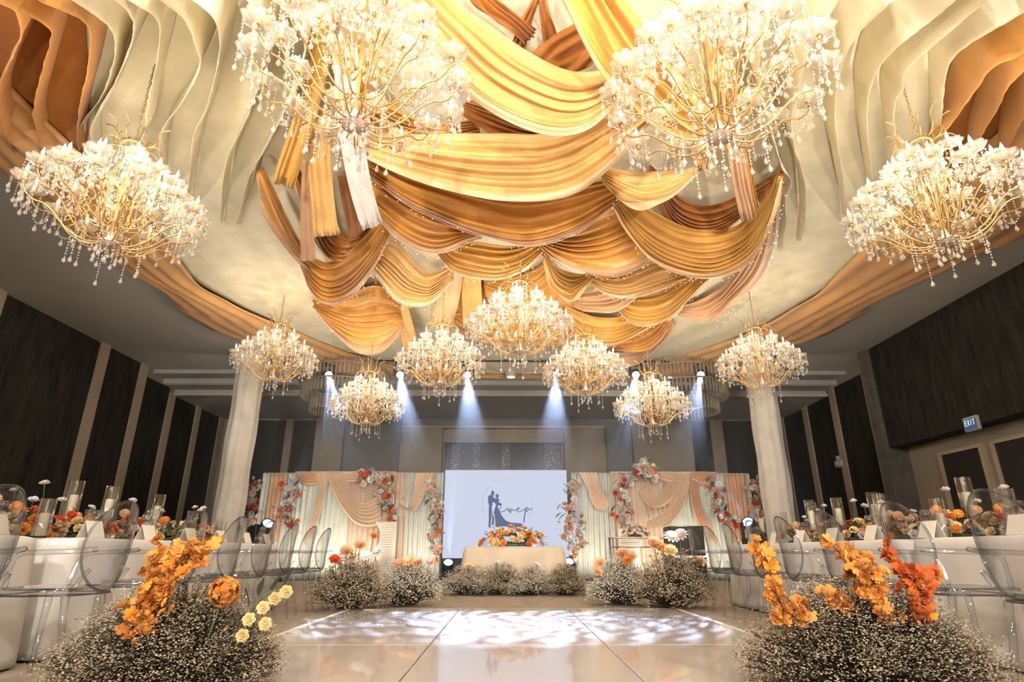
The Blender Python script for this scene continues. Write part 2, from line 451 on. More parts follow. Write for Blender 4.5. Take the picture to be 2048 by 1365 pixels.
# cloth-wrapped columns
CREAMCLOTH = cloth('column_cloth', (0.80, 0.72, 0.60), 0.15, 0.7, 0.2)
for px, py, side, lab in ((478, 900, -1, 'tall cream cloth-wrapped column beside the pale-stripped dark panel wall'), (1540, 900, 1, 'tall cream cloth-wrapped column on the exit-sign side of the stage')):
    c = aty(px, py, 14.4)
    col = thing('draped_column', lab, 'column', (c.x, 14.4, 0))
    pts = []
    for i in range(41):
        z = 5.42 * i / 40; row = []
        for k in range(48):
            q = 2 * PI * k / 48
            r = 0.33 + 0.012 * math.sin(q * 9 + 0.5 * math.sin(z * 1.3)) + 0.016 * noise.noise(Vector((math.cos(q) * 1.5, math.sin(q) * 1.5 + side, z * 0.9)))
            r += 0.012 * math.sin(z * 4 + q * 2)
            row.append((r * math.cos(q), r * math.sin(q), z))
        pts.append(row)
    MB().grid(pts, closed=True).build('cloth_wrap', CREAMCLOTH, col)
    MB().rbox(-0.4, 0.4, -0.4, 0.4, 0, 0.03, 0.01).build('base_plate', BLACK, col, smooth=False)
    for z in (5.30,):
        MB().lathe([(0.36, -0.06), (0.375, 0.0), (0.36, 0.06)], 32, (0, 0, z)).build('tie_band', pbr('tie_band', (0.7, 0.6, 0.45), 0.6), col)
# ------------------------------------------------------------------ ceiling canopy
ZC = 5.36
GOLD = cloth('gold_chiffon', (0.72, 0.39, 0.075), 0.28, 0.36, 0.5, (0.85, 0.45, 0.06))
LGOLD = cloth('pale_gold_chiffon', (0.82, 0.495, 0.165), 0.28, 0.36, 0.5, (0.9, 0.58, 0.15))
ORANGE = cloth('burnt_orange_chiffon', (0.72, 0.345, 0.062), 0.25, 0.34, 0.55, (0.8, 0.3, 0.03))
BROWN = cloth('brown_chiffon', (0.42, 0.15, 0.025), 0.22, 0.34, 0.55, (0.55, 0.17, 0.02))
PEACH = cloth('dusty_peach_chiffon', (0.76, 0.45, 0.24), 0.28, 0.36, 0.5)
CREAM = cloth('cream_chiffon', (0.90, 0.77, 0.52), 0.3, 0.5, 0.3, (0.95, 0.80, 0.45))
CREAM2 = cloth('ivory_chiffon', (0.93, 0.83, 0.61), 0.3, 0.5, 0.3, (0.95, 0.80, 0.45))
BAND = cloth('caramel_chiffon', (0.74, 0.40, 0.15), 0.2, 0.5, 0.3)
FINOR = cloth('amber_fin_chiffon', (0.78, 0.40, 0.10), 0.3, 0.45, 0.4)
SILK = cloth('silver_satin', (0.86, 0.78, 0.72), 0.2, 0.3, 0.6)

Lin = [(180, 345), (349, 529), (381, 560), (480, 616), (523, 636), (620, 683), (679, 705), (776, 730), (900, 742), (1015, 748)]
Lout = [(0, 324), (120, 425), (246, 529), (299, 560), (337, 592), (434, 657), (540, 705), (640, 731), (700, 741), (780, 748)]
Rin = [(1880, 400), (1799, 468), (1692, 560), (1660, 580), (1532, 654), (1429, 696), (1354, 722), (1290, 738), (1150, 746), (1015, 748)]
Rout = [(2048, 455), (1960, 500), (1831, 560), (1790, 580), (1720, 618), (1660, 656), (1596, 686), (1480, 728), (1390, 751), (1290, 750)]
def plan(px): return [atz(x, y, ZC) for x, y in px]
li = plan(Lin); ri = plan(Rin); lo = plan(Lout); ro = plan(Rout)
def extend(pl):  # back over the camera towards the hall doors
    p = pl[0]; return [Vector((p.x, y, ZC)) for y in (-2.5, 0.0, 2.0)] + pl if p.y > 2.6 else pl
li = resample(extend(li), 60); ri = resample(extend(ri), 60)
lo = resample(extend(lo), 60); ro = resample(extend(ro), 60)
# cream sheet between the two inner borders
rows = []
for i in range(60):
    rows.append([li[i].lerp(ri[i], j / 60) for j in range(61)])
def sheet_h(u, v):
    return 0.025 * math.sin(v * 70 + 3 * math.sin(u * 9)) * (0.3 + u) * 0.6 + 0.02 * noise.noise(Vector((u * 14, v * 9, 1)))
rows = displace(rows, sheet_h)
for r in rows:
    for p in r: p.z = min(p.z, ZC + 0.06)
cs = MB().grid(rows).build('canopy_cloth', CREAM2)
solid(cs, 0.004)
tag(cs, 'large cream cloth sheet lining the ceiling behind the gathered swags', 'ceiling drape')
for nm, a, b, lab in (('border_drape', li, lo, 'caramel cloth border of the canopy on the side of the pale-stripped wall'), ('border_drape', ri, ro, 'caramel cloth border of the canopy on the side of the exit-sign wall')):
    rows = []
    for i in range(120):
        t = i / 119 * 59; k = min(int(t), 58); f = t - k
        p = a[k].lerp(a[k + 1], f); q = b[k].lerp(b[k + 1], f)
        row = []
        for j in range(25):
            v = j / 24
            # ragged outer hem
            e = 1 + 0.10 * noise.noise(Vector((i * 0.12, 3.1, 0))) + (0.10 if (i // 9) % 3 == 0 else 0)
            s = p.lerp(q, v * (e + 0.2) - 0.2)
            s.z = ZC - 0.05 - 0.10 * math.sin(v * PI) - 0.038 * math.sin(v * 30 + 2.5 * noise.noise(Vector((i * 0.05, v * 2, 0)))) - 0.03 * noise.noise(Vector((i * 0.2, v * 4, 5)))
            row.append(s)
        rows.append(row)
    o = MB().grid(rows).build(nm, BAND); solid(o, 0.004)
    tag(o, lab, 'ceiling drape')

# hanging fins: the free lower edge is traced, the upper edge hangs from the cream sheet
S1 = 2.437
finsL = [
    ([(-40, -20), (0, 20), (75, 60), (100, 160), (90, 220), (40, 320), (0, 400), (-30, 500), (0, 590), (40, 690), (80, 770)], ORANGE),
    ([(-160, -120), (0, 0), (200, 110), (250, 170), (220, 290), (180, 440), (160, 560), (185, 660), (195, 760)], ORANGE),
    ([(20, -120), (180, 0), (400, 100), (440, 200), (420, 370), (390, 500), (375, 650), (385, 740)], ORANGE),
    ([(170, -120), (350, 0), (530, 130), (560, 230), (545, 330), (490, 480), (400, 600), (395, 660)], CREAM2),
    ([(380, -100), (560, 0), (640, 90), (640, 220), (560, 400), (480, 540), (440, 640), (470, 800)], CREAM2),
    ([(480, -100), (640, 10), (750, 80), (778, 150), (765, 300), (720, 500), (700, 650), (640, 760), (620, 860)], CREAM2),
    ([(660, -100), (780, 0), (900, 100), (950, 220), (972, 340), (880, 510), (790, 630), (775, 740), (780, 960)], CREAM2),
    ([(840, -100), (940, 0), (1040, 90), (1070, 200), (1055, 350), (1000, 540), (945, 650), (930, 780), (915, 980)], CREAM2),
    ([(1050, -80), (1200, 0), (1290, 130), (1290, 260), (1260, 420), (1200, 580), (1110, 760), (1085, 900), (1075, 1090)], CREAM2),
    ([(1250, -60), (1400, 60), (1480, 200), (1470, 340), (1430, 460), (1310, 690), (1215, 860), (1180, 1000), (1145, 1100)], CREAM2),
]
finsR = [
    ([(1650, 300), (1458, 570), (1400, 690), (1360, 790)], ORANGE),
    ([(1640, 150), (1458, 345), (1380, 430), (1330, 530), (1250, 670), (1210, 810)], ORANGE),
    ([(1700, 20), (1458, 255), (1310, 330), (1210, 460), (1110, 600), (1060, 680), (1010, 900)], ORANGE),
    ([(1640, -60), (1458, 60), (1180, 225), (1085, 330), (1065, 480), (1050, 640), (1030, 760)], CREAM2),
    ([(1400, -100), (1150, 110), (930, 300), (865, 385), (868, 440), (828, 510), (830, 700), (845, 1000)], CREAM2),
    ([(1300, -140), (1020, 90), (800, 270), (712, 420), (693, 560), (712, 800), (735, 960)], CREAM2),
    ([(1000, -140), (780, 40), (640, 180), (570, 320), (540, 480), (535, 600), (570, 820), (605, 1060)], CREAM2),
    ([(600, -60), (480, 120), (390, 300), (350, 480), (325, 600), (345, 740), (390, 880), (395, 1050), (370, 1180)], CREAM2),
    ([(330, -60), (220, 100), (170, 300), (180, 480), (230, 660), (275, 810), (325, 890), (296, 980), (300, 1080), (280, 1220)], CREAM2),
]
ORDN = ['first', 'second', 'third', 'fourth', 'fifth', 'sixth', 'seventh']
def fin(path, mat, ox, oy, lab, grp, sgn):
    px = resample([(ox + x / S1, oy + y / S1) for x, y in path], 70)
    rows = []
    low = []
    for i, p in enumerate(px):
        s = i / 69
        d = 0.78 * max(0.0, 1 - s) ** 0.75 + 0.02
        d *= 1 + 0.10 * noise.noise(Vector((s * 6, ox + path[0][0] * 0.01, 2.0)))
        low.append(atz(p.x, p.y, ZC - 0.06 - d))
    for i, q in enumerate(low):
        s = i / 69; row = []
        for j in range(15):
            v = j / 14
            top = Vector((q.x + sgn * 0.05, q.y + 0.03, ZC - 0.02))
            pt = top.lerp(q, v)
            pt.x += sgn * 0.035 * math.sin(v * PI) * math.sin(s * 11 + ox) 
            row.append(pt)
        rows.append(row)
    rows = displace(rows, lambda u, v: 0.012 * v * noise.noise(Vector((u * 30, v * 3, ox * 0.01 + path[0][0]))))
    o = MB().grid(rows).build('ceiling_fin', FINOR if mat is ORANGE else mat); solid(o, 0.004)
    tag(o, lab, 'ceiling drape', grp)
for ox, fs, sg in ((0, finsL, 1), (1450, finsR, -1)):
    side = 'pale-stripped' if ox == 0 else 'exit-sign'
    no = sum(1 for _, m in fs if m is ORANGE); ko = kc = 0
    for path, m in fs:
        if m is ORANGE:
            fin(path, m, ox, 0, 'burnt orange wavy ceiling fin, %s from the cream fins, %s wall side' % (ORDN[no - 1 - ko], side), 'orange ceiling fins', sg); ko += 1
        else:
            fin(path, m, ox, 0, 'cream wavy ceiling fin, %s from the orange fins, %s wall side' % (ORDN[kc], side), 'cream ceiling fins', sg); kc += 1

# rust cloth lining behind the orange fins, shade between them painted as brown
for px, lab in (([(-120, -160), (120, -160), (172, 60), (165, 330), (60, 350), (-120, 260)], 'rust cloth lining with painted shade between the orange fins, pale-stripped wall side'), ([(2180, -20), (1990, 110), (1915, 200), (1890, 300), (1900, 390), (2180, 400)], 'rust cloth lining with painted shade between the orange fins, exit-sign wall side')):
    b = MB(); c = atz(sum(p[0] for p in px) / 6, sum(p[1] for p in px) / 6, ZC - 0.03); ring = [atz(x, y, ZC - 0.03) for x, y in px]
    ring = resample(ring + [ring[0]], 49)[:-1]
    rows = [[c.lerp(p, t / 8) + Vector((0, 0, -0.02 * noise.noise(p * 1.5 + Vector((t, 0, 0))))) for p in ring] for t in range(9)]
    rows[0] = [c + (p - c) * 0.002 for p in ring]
    o = b.grid(rows, closed=True).build('shaded_rust_lining', BROWN); solid(o, 0.003); tag(o, lab, 'ceiling drape')

# ------------------------------------------------------------------ gathered swags
STRINGS = []
HEM = {}  # sheer hems; light on the lower edges is painted into their paler colours
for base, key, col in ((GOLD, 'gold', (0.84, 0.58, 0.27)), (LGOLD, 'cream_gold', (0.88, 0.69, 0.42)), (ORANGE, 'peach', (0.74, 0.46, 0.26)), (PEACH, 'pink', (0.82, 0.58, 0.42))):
    HEM[base.name] = cloth('sheer_lit_hem_' + key, col, 0.45, 0.4, 0.4)
def swag(top, bot, mat, lab, zt=5.22, sag=0.75, folds=7, amp=0.05, seed=0, zoff=0.0, string=False, name='ceiling_swag', nu=46, pinch=0.35, grp=None):
    nv = folds * 9 + 1
    T = resample(top, nu); B = resample(bot, nu); rows = []
    rnd = random.Random(seed * 77 + 5); ph = rnd.random() * 6; ph2 = rnd.random() * 6
    for j in range(nv):
        v = j / (nv - 1); row = []
        for i in range(nu):
            u = i / (nu - 1)
            # the cloth bags: rows bunch towards the lower edge
            vv = v ** 0.92
            p = T[i].lerp(B[i], vv)
            z = zt + zoff - sag * (4 * u * (1 - u)) ** 0.8 * (0.16 + 0.84 * vv) - 0.10 * vv
            row.append(atz(p.x, p.y, z))
        rows.append(row)
    def h(v, u):
        env = (pinch + (1 - pinch) * math.sin(PI * min(max(u, 0), 1)) ** 0.6)
        nf = folds * (0.62 if seed in (1, 2, 3) else 0.92)
        w = (v + 0.07 * math.sin(v * 7 + ph2)) * nf * 2 * PI + 1.6 * math.sin(u * 4 + ph) * (0.3 + v) + 2.6 * noise.noise(Vector((u * 1.6, v * 2.5, seed)))
        big = 0.5 + 0.9 * abs(noise.noise(Vector((u * 1.2 + 3, v * 4.0, seed * 1.7))))
        fine = noise.noise(Vector((u * 3.0, v * nf * 6, seed + 4.0)))
        sharp = math.sin(w); sharp = math.copysign(abs(sharp) ** 0.8, sharp)
        return amp * (1.0 if seed in (1, 2, 3) else 1.3) * env * (1.15 * big * sharp + 0.28 * fine) + amp * 0.9 * noise.noise(Vector((u * 3, v * 4, seed + 9.0)))
    rows = displace(rows, h)
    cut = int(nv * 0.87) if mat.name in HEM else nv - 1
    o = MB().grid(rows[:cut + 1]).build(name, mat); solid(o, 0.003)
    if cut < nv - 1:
        hm = MB().grid(rows[cut:]).build('sheer_lit_hem', HEM[mat.name], o); solid(hm, 0.0015)
    tag(o, lab, 'ceiling swag', grp)
    for i in (0, nu - 1):
        p = rows[nv // 2][i]; q = Vector((p.x, p.y, ZC - 0.01))
        if q.z - p.z > 0.03: MB().tube([p, q], 0.006, 5).build('tie_cord', mat, o)
    if string: STRINGS.append(([r for r in rows[int(nv * 0.96)]], lab))
    return o
def z5(*p): return [(480 + x / 3.102, 300 + y / 3.102) for x, y in p]
def z6(*p): return [(950 + x / 3.1015, 300 + y / 3.1015) for x, y in p]
# near the camera
swag([(840, -110), (900, -10), (980, 50), (1060, 105), (1150, 145), (1250, 135)], [(740, -110), (790, -5), (870, 110), (950, 205), (1080, 264), (1180, 256), (1260, 175)], LGOLD, 'broad gold cloth swag slung between the two largest chandeliers', zt=4.75, sag=0.25, folds=6, amp=0.05, seed=1)
swag([(1200, -90), (1250, -5), (1300, 65), (1380, 180), (1470, 265)], [(1075, -90), (1125, 0), (1185, 125), (1255, 205), (1330, 268), (1450, 300)], GOLD, 'steep gold cloth band crossing above the broad gold swag', zt=4.72, sag=0.2, folds=6, amp=0.05, seed=2, string=False)
swag([(720, 265), (800, 268), (1000, 268), (1110, 262), (1290, 190)], [(700, 300), (790, 345), (890, 380), (1000, 402), (1120, 398), (1200, 355), (1300, 250)], LGOLD, 'wide pale gold cloth swag hanging lowest across the middle of the canopy', zt=5.0, sag=0.62, folds=7, amp=0.05, seed=3)
swag([(730, 300), (850, 345), (1000, 375), (1140, 365), (1250, 355)], [(735, 345), (800, 400), (880, 440), (960, 472), (1060, 492), (1160, 462), (1250, 392)], ORANGE, 'glossy burnt orange swag directly below the wide pale gold swag', zt=5.12, sag=0.6, folds=7, amp=0.055, seed=4, string=True)
swag([(700, 330), (790, 390), (870, 430), (960, 470)], [(722, 380), (760, 440), (815, 490), (872, 507), (930, 485), (965, 475)], ORANGE, 'small burnt orange swag tucked beside the satin cloth tail', zt=5.18, sag=0.55, folds=6, amp=0.045, seed=5, string=True)
swag([(1200, 330), (1270, 350), (1340, 345), (1400, 330)], [(1205, 365), (1245, 402), (1290, 418), (1345, 398), (1400, 345)], LGOLD, 'short pale gold swag under the chandelier with the brown plate', zt=5.05, sag=0.5, folds=5, amp=0.04, seed=6)
swag([(1215, 370), (1290, 415), (1380, 458), (1470, 452), (1530, 395), (1562, 330)], [(1222, 400), (1250, 460), (1300, 520), (1370, 552), (1440, 556), (1510, 515), (1548, 440), (1566, 350)], GOLD, 'deep gold swag ending against the cream ceiling fins', zt=5.14, sag=0.6, folds=8, amp=0.05, seed=7, string=True)
swag([(1070, 470), (1150, 455), (1240, 415), (1290, 430)], [(1074, 486), (1101, 513), (1143, 537), (1185, 549), (1236, 550), (1300, 520), (1320, 480)], ORANGE, 'shiny burnt orange swag under the deep gold one, lit in streaks', zt=5.2, sag=0.5, folds=7, amp=0.05, seed=8, string=True)
swag([(1170, 540), (1240, 545), (1310, 520), (1390, 520)], [(1176, 562), (1208, 586), (1242, 596), (1275, 594), (1322, 580), (1395, 548)], LGOLD, 'flat pale gold swag showing below the shiny orange one', zt=5.2, sag=0.42, folds=5, amp=0.045, seed=9, string=True)
swag([(880, 470), (960, 485), (1020, 492), (1090, 480)], [(872, 500), (900, 540), (945, 556), (1000, 560), (1050, 540), (1092, 495)], GOLD, 'gold swag directly above the silver-white centre chandelier', zt=5.2, sag=0.5, folds=7, amp=0.045, seed=10, string=True)
swag([(1085, 495), (1120, 535), (1160, 548), (1190, 545)], [(1085, 510), (1100, 572), (1125, 598), (1146, 604), (1170, 580), (1192, 552)], GOLD, 'little bunched gold swag beside the silver-white centre chandelier', zt=5.24, sag=0.42, folds=6, amp=0.04, seed=11)
swag([(1225, 590), (1280, 590), (1350, 570), (1430, 520)], [(1228, 610), (1258, 643), (1298, 652), (1338, 640), (1372, 608), (1436, 540)], GOLD, 'gold swag with cream stripes beside the long pale side drape', zt=5.22, sag=0.42, folds=6, amp=0.045, seed=12, string=True)
swag([(1140, 590), (1200, 580), (1260, 560), (1300, 560)], [(1144, 610), (1176, 624), (1232, 625), (1275, 596), (1305, 575)], PEACH, 'peach swag squeezed between two gold ones above the far chandeliers', zt=5.26, sag=0.3, folds=5, amp=0.04, seed=13)
swag([(1560, 340), (1470, 540), (1420, 590), (1355, 615)], [(1568, 370), (1530, 540), (1466, 608), (1434, 638), (1405, 648), (1355, 630)], PEACH, 'long pale peach side drape falling along the cream sheet', zt=5.27, sag=0.25, folds=5, amp=0.035, seed=14, string=True)
swag([(1130, 610), (1190, 632), (1260, 628), (1340, 600)], [(1132, 640), (1150, 672), (1192, 690), (1236, 690), (1300, 655), (1345, 620)], GOLD, 'rounded gold swag above the chandelier nearest the stage lights', zt=5.27, sag=0.33, folds=6, amp=0.04, seed=15, string=True)
swag([(1195, 690), (1250, 672), (1290, 652), (1340, 622)], [(1205, 698), (1250, 704), (1288, 706), (1318, 688), (1345, 640)], ORANGE, 'small burnt orange swag at the lower end of the gathered cloth', zt=5.3, sag=0.25, folds=5, amp=0.035, seed=16)
swag([(1120, 690), (1180, 694), (1260, 702), (1345, 640)], [(1130, 712), (1170, 728), (1224, 735), (1280, 728), (1350, 660)], PEACH, 'lowest peach swag, closest to the dark bulkhead', zt=5.31, sag=0.2, folds=4, amp=0.03, seed=17)
swag([(965, 560), (1010, 560), (1060, 545), (1095, 520)], [(970, 590), (1020, 625), (1070, 640), (1110, 620), (1130, 580)], ORANGE, 'burnt orange swag seen through the silver-white centre chandelier', zt=5.26, sag=0.3, folds=7, amp=0.04, seed=18)
# pale-stripped wall side
swag([(528, 335), (570, 430), (610, 500), (668, 535)], [(512, 345), (530, 430), (575, 500), (640, 565)], ORANGE, 'slim burnt orange drape slanting down beside the cream fins', zt=5.2, sag=0.3, folds=4, amp=0.03, seed=19)
swag([(600, 500), (655, 525), (715, 490), (775, 420)], [(603, 525), (612, 568), (640, 602), (675, 608), (715, 580), (760, 520), (785, 455)], ORANGE, 'dark orange swag with pale hem gathered under the satin tail', zt=5.15, sag=0.45, folds=7, amp=0.05, seed=20, string=True)
swag([(625, 600), (700, 585), (754, 570), (805, 610)], [(632, 618), (658, 654), (704, 695), (748, 706), (780, 690), (808, 650)], ORANGE, 'ribbed peach and orange swag above the chandelier by the column', zt=5.25, sag=0.42, folds=9, amp=0.05, seed=21, string=True)
swag([(750, 470), (800, 490), (850, 545), (905, 530)], [(738, 520), (758, 560), (790, 600), (822, 613), (865, 606), (905, 560)], LGOLD, 'cream and gold pleated swag between orange swag and hanging tails', zt=5.2, sag=0.42, folds=8, amp=0.045, seed=22, string=True)
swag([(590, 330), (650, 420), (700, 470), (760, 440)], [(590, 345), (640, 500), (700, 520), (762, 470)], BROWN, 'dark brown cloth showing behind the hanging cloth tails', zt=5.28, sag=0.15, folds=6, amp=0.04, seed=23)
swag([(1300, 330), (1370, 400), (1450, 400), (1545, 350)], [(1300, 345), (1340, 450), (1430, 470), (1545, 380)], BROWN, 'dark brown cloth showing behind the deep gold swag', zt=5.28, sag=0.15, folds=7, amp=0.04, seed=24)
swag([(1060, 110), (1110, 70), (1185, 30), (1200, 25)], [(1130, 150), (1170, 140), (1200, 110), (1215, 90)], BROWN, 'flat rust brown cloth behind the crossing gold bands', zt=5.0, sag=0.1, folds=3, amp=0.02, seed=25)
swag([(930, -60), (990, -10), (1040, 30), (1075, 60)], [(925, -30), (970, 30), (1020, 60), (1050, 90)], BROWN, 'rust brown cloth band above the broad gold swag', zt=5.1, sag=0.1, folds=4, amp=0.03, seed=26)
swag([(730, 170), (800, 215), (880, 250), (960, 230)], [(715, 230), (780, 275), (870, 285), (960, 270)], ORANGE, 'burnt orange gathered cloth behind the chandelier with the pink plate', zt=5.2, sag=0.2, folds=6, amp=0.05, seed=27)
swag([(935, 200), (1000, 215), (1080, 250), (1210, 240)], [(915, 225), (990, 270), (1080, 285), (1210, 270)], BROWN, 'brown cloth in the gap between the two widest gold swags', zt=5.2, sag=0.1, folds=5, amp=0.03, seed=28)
swag([(900, 545), (980, 575), (1090, 590), (1180, 610)], [(890, 640), (960, 690), (1090, 700), (1170, 700)], ORANGE, 'burnt orange pleated cloth behind the row of far chandeliers', zt=5.31, sag=0.15, folds=8, amp=0.04, seed=29)

# straight cloth strips and tails
def strip(cl, wtop, wbot, mat, lab, z0, z1, folds=4, amp=0.02, seed=0, name='cloth_tail', ragged=True):
    C = resample(cl, 30); rows = []
    for i, c in enumerate(C):
        s = i / 29
        a = C[min(i + 1, 29)] - C[max(i - 1, 0)]; n = Vector((-a.y, a.x, 0)) if len(a) == 3 else Vector((-a.y, a.x))
        n.normalize(); wd = lerp(wtop, wbot, s) / 2; row = []
        for j in range(folds * 6 + 1):
            v = j / (folds * 6) * 2 - 1
            q = c + n * (v * wd)
            zz = lerp(z0, z1, s) - (0.012 * math.sin(j * 1.7 + seed) if ragged and i > 27 else 0)
            row.append(atz(q.x, q.y, zz))
        rows.append(row)
    rows = displace(rows, lambda u, v: amp * (0.35 + 1.3 * abs(noise.noise(Vector((u * 1.5, v * 3, seed + 2))))) * math.sin((v + 0.1 * math.sin(v * 6 + seed)) * folds * 0.7 * 2 * PI + 2.5 * noise.noise(Vector((u * 2, v * 1.5, seed)))) + amp * 1.3 * noise.noise(Vector((u * 3, v * 3, seed))))
    o = MB().grid(rows).build(name, mat); solid(o, 0.003)
    tag(o, lab, 'cloth tail')
strip([(655, -20), (640, 120), (605, 250), (565, 372)], 40, 46, GOLD, 'narrow gold cloth tail with cut end nearest the cream fins', 5.25, 4.75, seed=1)
strip([(640, 220), (640, 340), (652, 472)], 40, 50, LGOLD, 'yellow cloth tail with shining end in a row of tails', 5.15, 4.55, seed=2)
strip([(618, 320), (614, 420), (616, 522)], 26, 30, PEACH, 'thin brown-edged peach cloth tail beside the yellow tail', 5.2, 4.8, folds=3, seed=3)
strip([(690, 90), (700, 240), (718, 360), (745, 455)], 50, 44, SILK, 'glossy silver satin tail hanging below the pink-plated chandelier', 5.1, 4.5, seed=4)
strip([(705, 90), (712, 200), (718, 330)], 50, 46, GOLD, 'straight gold cloth strip running behind the pink-plated chandelier', 5.2, 4.95, seed=5)
strip([(690, 350), (705, 430), (722, 500)], 30, 36, BROWN, 'short brown strip behind the satin tail', 5.3, 5.2, folds=3, seed=6)
strip([(908, 520), (900, 590), (880, 655)], 36, 46, PEACH, 'peach cloth tail with rolled end above the cage-stemmed chandelier', 5.25, 4.75, seed=7)
strip([(798, 610), (812, 660), (826, 712)], 34, 30, LGOLD, 'cream cloth tail falling next to the ribbed peach swag', 5.22, 4.9, seed=8)
strip([(942, 552), (944, 600), (946, 655)], 40, 40, LGOLD, 'flat beige cloth tail beside the silver-white centre chandelier', 5.22, 4.9, seed=9)
strip([(1455, 150), (1468, 280), (1482, 370), (1498, 440)], 34, 32, PEACH, 'dusty pink cloth tail hanging over the deep gold swag', 5.15, 4.75, seed=10)
strip([(1430, 100), (1465, 230), (1490, 330), (1506, 418)], 26, 22, GOLD, 'gold cloth strip behind the dusty pink tail', 5.2, 4.85, seed=11)
strip([(1404, 200), (1404, 280), (1404, 340)], 30, 26, LGOLD, 'pale gold strip hanging behind the brown-plated chandelier', 5.2, 4.95, folds=3, seed=12)
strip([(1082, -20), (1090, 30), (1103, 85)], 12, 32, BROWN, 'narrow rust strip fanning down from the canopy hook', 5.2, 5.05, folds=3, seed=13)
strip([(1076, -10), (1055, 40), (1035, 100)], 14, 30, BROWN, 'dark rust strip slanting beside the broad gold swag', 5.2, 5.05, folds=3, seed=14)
strip([(1358, 560), (1358, 560 + 30), (1345, 620)], 40, 30, PEACH, 'short peach strip between the gold swags and the pale side drape', 5.3, 5.25, folds=3, seed=15)

# fairy-light strings along some hems
FAIRY = glow('fairy_bulb_glow', (1.0, 0.86, 0.6), 3.0)
WIRE = pbr('silver_wire', (0.75, 0.70, 0.6), 0.35, 0.6)
for k, (line, slab) in enumerate(STRINGS):
    pts = [p + (EYE - p).normalized() * 0.06 + Vector((0, 0, -0.02)) for p in line]
    pts = resample(pts, 60)
    o = thing('fairy_light_string', 'fairy light wire on the hem of the ' + ' '.join(slab.split()[:8]), 'fairy lights', pts[0], group='fairy light strings on the swags')
    loc = [p - pts[0] for p in pts]
    MB().tube(loc, 0.003, 4).build('wire', WIRE, o)
    b = MB()
    for i in range(1, 59): 
        if R.random() < 0.45: b.octa(loc[i] + Vector((R.uniform(-.05, .05), R.uniform(-.05, .05), -0.05 * R.random() - 0.008)), 0.0055, 0.009)
    stuff(b.build('tiny_bulbs', FAIRY, o, smooth=False))
# two loose strings on the cream sheet beside the swags
for k, px in enumerate(([(1562, 330), (1556, 450), (1530, 540), (1480, 620), (1420, 660)], [(560, 440), (600, 520), (640, 610), (690, 680), (760, 712)])):
    pts = resample([atz(x, y, 5.2) for x, y in px], 50)
    o = thing('fairy_light_string', ['loose fairy light wire beside the long pale side drape', 'loose fairy light wire beside the slim orange drape'][k], 'fairy lights', pts[0], group='loose fairy light wires')
    loc = [p - pts[0] for p in pts]
    MB().tube(loc, 0.0035, 4).build('wire', WIRE, o)
    b = MB()
    for i in range(1, 49, 2): b.octa(loc[i] + Vector((R.uniform(-.03, .03), R.uniform(-.03, .03), -0.02)), 0.008, 0.012)
    stuff(b.build('tiny_bulbs', FAIRY, o, smooth=False))
# ------------------------------------------------------------------ chandeliers
BRASS = pbr('aged_gold_metal', (0.55, 0.34, 0.13), 0.35, 0.8)
PLATE = pbr('brushed_plate', (0.70, 0.52, 0.40), 0.4, 0.5)
CRYSTAL = clear('crystal', (0.98, 0.97, 0.95), body=0.30, bodycol=(1.0, 0.93, 0.82), rough=0.02, tshadow=False)
DISH = clear('rippled_glass_dish', (0.98, 0.96, 0.93), body=0.22, bodycol=(1.0, 0.91, 0.76), rough=0.05)
SLEEVE = pbr('candle_sleeve', (0.86, 0.62, 0.32), 0.45)
BULB = glow('candle_bulb_glow', (1.0, 0.93, 0.86), 9.0)
TIERS = [(15, 0.74, 0.40, 0.0), (10, 0.55, 0.62, 0.2), (6, 0.32, 0.84, 0.35)]  # arms, radius, dish height, phase
def arm_mesh(Rr, zd, zb):
    b = MB(); h = zd - zb
    b.tube(resample([(0.03, 0, zb + 0.03), (Rr * 0.22, 0, zb - 0.03), (Rr * 0.45, 0, zb + h * 0.08), (Rr * 0.62, 0, zb + h * 0.40), (Rr * 0.74, 0, zb + h * 0.58), (Rr * 0.88, 0, zb + h * 0.62), (Rr * 0.98, 0, zb + h * 0.82), (Rr, 0, zd)], 18), 0.0072, 6)
    # scroll on the inner bend
    c = Vector((Rr * 0.52, 0, zb + h * 0.3 + 0.07)); sp = []
    for i in range(14):
        q = -PI / 2 + i * 0.40; r = 0.075 - i * 0.0038
        sp.append(c + Vector((-math.cos(q) * r, 0, math.sin(q) * r)))
    b.tube(sp, 0.0055, 5)
    b.lathe([(0.004, -0.03), (0.018, -0.012), (0.012, 0.0), (0.02, 0.012), (0.004, 0.014)], 8, (Rr, 0, zd))
    return b.mesh('arm', BRASS)
ARMS = [arm_mesh(r, z, zb) for (_, r, z, _), zb in zip(TIERS, (0.0, 0.22, 0.46))]
DISH_ME = MB().lathe([(0.015, 0.0), (0.05, 0.004), (0.090, 0.018), (0.110, 0.048), (0.114, 0.054), (0.096, 0.026), (0.05, 0.010), (0.015, 0.006)], 32, lobes=8, amp=0.09).mesh('glass_dish', DISH)
CANDLE_ME = MB().lathe([(0.001, 0.0), (0.022, 0.002), (0.026, 0.014), (0.014, 0.02), (0.0135, 0.095), (0.017, 0.098), (0.001, 0.10)], 10).mesh('candle_sleeve', SLEEVE)
BULB_ME = MB().lathe([(0.006, 0.0), (0.013, 0.012), (0.0155, 0.028), (0.011, 0.05), (0.004, 0.072), (0.001, 0.085)], 8).mesh('flame_bulb', BULB)
def strand(b, x, y, z, n, drop=True, r=0.0105):
    for i in range(n): b.octa((x, y, z - 0.018 - i * 0.030), r * (0.8 if i % 2 else 1.0), r * 1.15)
    if drop: b.tear((x, y, z - 0.018 - n * 0.030 - 0.045), 0.0185, 0.055)
